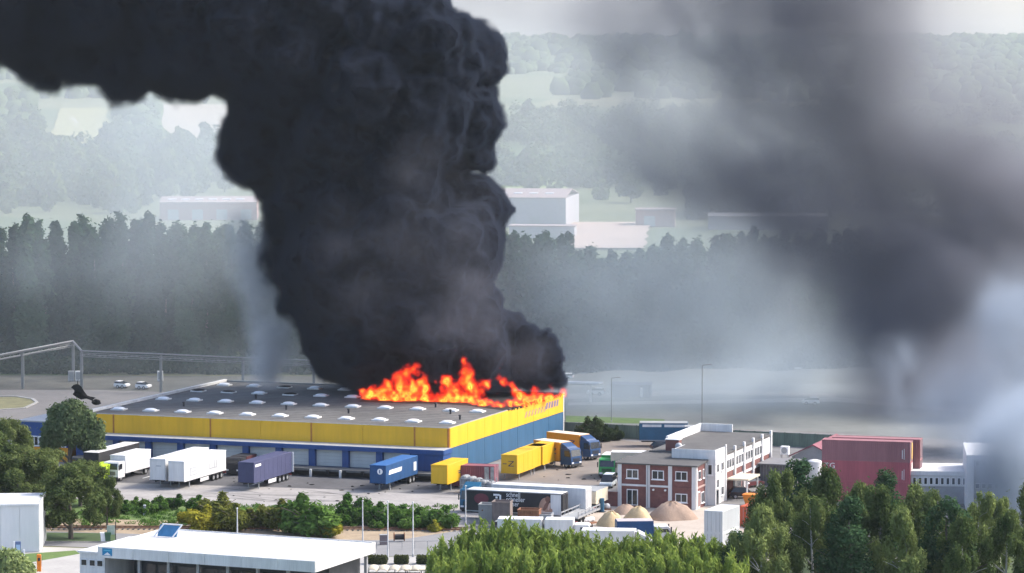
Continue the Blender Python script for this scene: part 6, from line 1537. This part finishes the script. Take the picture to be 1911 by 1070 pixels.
# --- small pale wisp from the roof left of the plume
soft_smoke('smoke_wisp', 'pale grey wisp curling up from the roof left of the black plume', ((-52, -30), (512, 536), (7, 48)), 0.55, [
    (505,715,522,22,1.0),(500,690,522,30,1.0),(512,655,522,38,1.0),(505,610,523,42,1.0),(490,560,523,42,.9),(480,510,524,40,.8),(470,460,524,36,.6),(455,420,524,34,.45),(530,600,522,30,.8)],
    smoke_mat('wisp_smoke', 0.75, (0.94,0.93,0.91)), 6, 61, 1.2, 0.43, warp=2.2)

# --- flames along the roof
def flames():
    g = np.random.default_rng(71); dx = 0.2
    x0, x1, y0, y1, z0, z1 = -26.5, 10.5, 497, 531, 6.9, 17.0
    shape = tuple(int((b-a)/dx) for a, b in ((x0,x1),(y0,y1),(z0,z1))); X, Y, Z = axes((x0,y0,z0), shape, dx)
    wx = (fbm(shape, 9, g, 3)-0.5)*2.6; wz = (fbm(shape, 9, g, 3)-0.5)*2.2
    XX = X[:,None,None]+wx; ZZ = Z[None,None,:]+wz; YY = np.broadcast_to(Y[None,:,None], shape)
    V = np.zeros(shape, np.float32)
    T = [(688,745,712,15,1),(705,746,716,13,.9),(722,746,698,17,1),(738,747,722,16,.8),(752,746,686,19,.95),(768,746,694,16,1),(784,745,690,18,1),(800,747,728,14,.8),(815,748,724,15,.9),(832,748,706,19,1),(848,749,708,17,1),(862,750,728,12,.8),(884,742,712,13,.8),(900,756,738,13,.8),(918,757,744,13,.9),(936,759,746,13,.9),(955,758,744,11,.8),(974,754,722,11,.6),(990,751,730,14,.9),(1004,748,724,16,1),(1020,745,728,14,1),(1036,742,730,12,.9),(1046,740,732,9,.8)]
    for px, pb_, pt, w, s in T:
        bx, by, _ = gp(px, pb_, 7.3); top = at(px, pt, by)[2]; h = (top-7.2)*0.86; r = w*by/F
        sw = g.uniform(-0.5, 0.5)
        t = np.clip((ZZ-7.0)/h, 0, 1.4)
        rr = r*(0.55+0.75*np.sin(np.clip(t, 0, 1)*2.2))*np.sqrt(np.clip(1.15-t, 0.0, 1))+0.02
        d = np.sqrt((XX-bx-sw*t*1.2)**2+((YY-by-0.4)/1.3)**2)
        V = np.maximum(V, s*np.clip(1.1-d/rr, 0, 1)*(1-0.62*np.clip(t, 0, 1)))
    for px, py, r, s, Yf in ((866,694,10,.6,504),(872,702,12,.6,504),(866,682,7,.5,504),(868,712,10,.6,504),(880,722,12,.8,504),(890,730,10,.75,504),(912,716,8,.5,504),(902,718,7,.5,504),(945,712,8,.6,504),(956,722,8,.65,504),(964,732,9,.7,504),(972,742,9,.7,504),(1006,726,7,.5,508),(1028,726,6,.5,508),(758,698,12,.5,505),(830,712,11,.6,505),(745,708,11,.5,505),(935,702,6,.45,504),(775,690,9,.45,505)):
        c = at(px, py, Yf); d = np.sqrt((XX-c[0])**2+((YY-c[1])/1.2)**2+((ZZ-c[2])/1.15)**2); V = np.maximum(V, s*np.clip(1.3-d/(r*Yf/F*1.2), 0, 1))
    # low line of fire along the front of the burning area and the parapet
    pl_ = [gp(*q, 7.2) for q in ((676,742),(700,746),(760,747),(820,749),(872,750),(890,755),(925,760),(950,762),(985,756),(1018,748),(1050,740))]
    for a, b_ in zip(pl_[:-1], pl_[1:]):
        for t in np.linspace(0, 1, 6):
            c = (a[0]+(b_[0]-a[0])*t, a[1]+(b_[1]-a[1])*t); r = g.uniform(0.45, 0.95)
            d = np.sqrt((XX-c[0])**2+(YY-c[1])**2+((ZZ-7.4)/0.9)**2); V = np.maximum(V, g.uniform(.6, 1)*np.clip(1.3-d/r, 0, 1))
    n = fbm(shape, 5, g, 3, 0.7); bl_ = np.abs(2*vnoise(shape, 7, g)-1)+0.5*np.abs(2*vnoise(shape, 3.5, g)-1); V *= np.clip(0.12+3.0*(n-0.42)+0.55*bl_, 0.0, 1.5); V = np.clip(V*1.12, 0, 1); V[V < 0.08] = 0
    for ax in range(3):
        s = [slice(None)]*3; s[ax] = 0; V[tuple(s)] = 0; s[ax] = -1; V[tuple(s)] = 0
    vm = bpy.data.materials.new('flame'); vm.use_nodes = True; N = vm.node_tree.nodes; L = vm.node_tree.links; N.clear()
    o = N.new('ShaderNodeOutputMaterial'); p = N.new('ShaderNodeVolumePrincipled'); at_ = N.new('ShaderNodeVolumeInfo')
    rp = N.new('ShaderNodeValToRGB'); e = rp.color_ramp.elements
    e[0].position = 0.05; e[0].color = (0.75,0.012,0.008,1); e[1].position = 0.8; e[1].color = (1.0,0.55,0.06,1)
    k = e.new(0.25); k.color = (1.0,0.035,0.006,1); k = e.new(0.42); k.color = (1.0,0.15,0.012,1); k = e.new(0.58); k.color = (1.0,0.36,0.04,1)
    L.new(at_.outputs['Density'], rp.inputs[0]); L.new(rp.outputs[0], p.inputs['Emission Color'])
    st = N.new('ShaderNodeMath'); st.operation = 'MULTIPLY'; st.inputs[1].default_value = 1.25; L.new(at_.outputs['Density'], st.inputs[0]); L.new(st.outputs[0], p.inputs['Emission Strength'])
    p.inputs['Density'].default_value = 0.7; p.inputs['Color'].default_value = (0.01,0.008,0.008,1)
    L.new(p.outputs[0], o.inputs['Volume'])
    cm = bpy.data.materials.new('flame_core'); cm.use_nodes = True; N = cm.node_tree.nodes; L = cm.node_tree.links; N.clear()
    o = N.new('ShaderNodeOutputMaterial'); em = N.new('ShaderNodeEmission'); tc = N.new('ShaderNodeTexCoord'); nz = N.new('ShaderNodeTexNoise'); nz.inputs['Scale'].default_value = 1.3; nz.inputs['Detail'].default_value = 5
    rp = N.new('ShaderNodeValToRGB'); e = rp.color_ramp.elements; e[0].position = 0.35; e[0].color = (1,0.13,0.02,1); e[1].position = 0.68; e[1].color = (1,0.66,0.10,1); k = e.new(0.5); k.color = (1,0.34,0.04,1)
    L.new(tc.outputs['Object'], nz.inputs['Vector']); L.new(nz.outputs[0], rp.inputs[0]); L.new(rp.outputs[0], em.inputs[0]); em.inputs[1].default_value = 0.45; L.new(em.outputs[0], o.inputs['Surface'])
    volume('fire', 'orange and red flames licking up along the far right of the warehouse roof', (x0,y0,z0), V, dx, vm, 0.75, cm, 'fire')
flames()

# ---------------------------------------------------------------- haze over the whole valley
hb = MB(); hb.box(-2100, -40, -1.2, 2100, 8900, 150)
hm = bpy.data.materials.new('valley_haze'); hm.use_nodes = True; N = hm.node_tree.nodes; L = hm.node_tree.links; N.clear()
o = N.new('ShaderNodeOutputMaterial'); p = N.new('ShaderNodeVolumePrincipled'); p.inputs['Color'].default_value = (0.84,0.92,1.0,1); p.inputs['Density'].default_value = 0.000035; p.inputs['Anisotropy'].default_value = 0.2
L.new(p.outputs[0], o.inputs['Volume'])
hz = hb.build('haze', hm, kind='stuff', label='pale haze filling the valley')
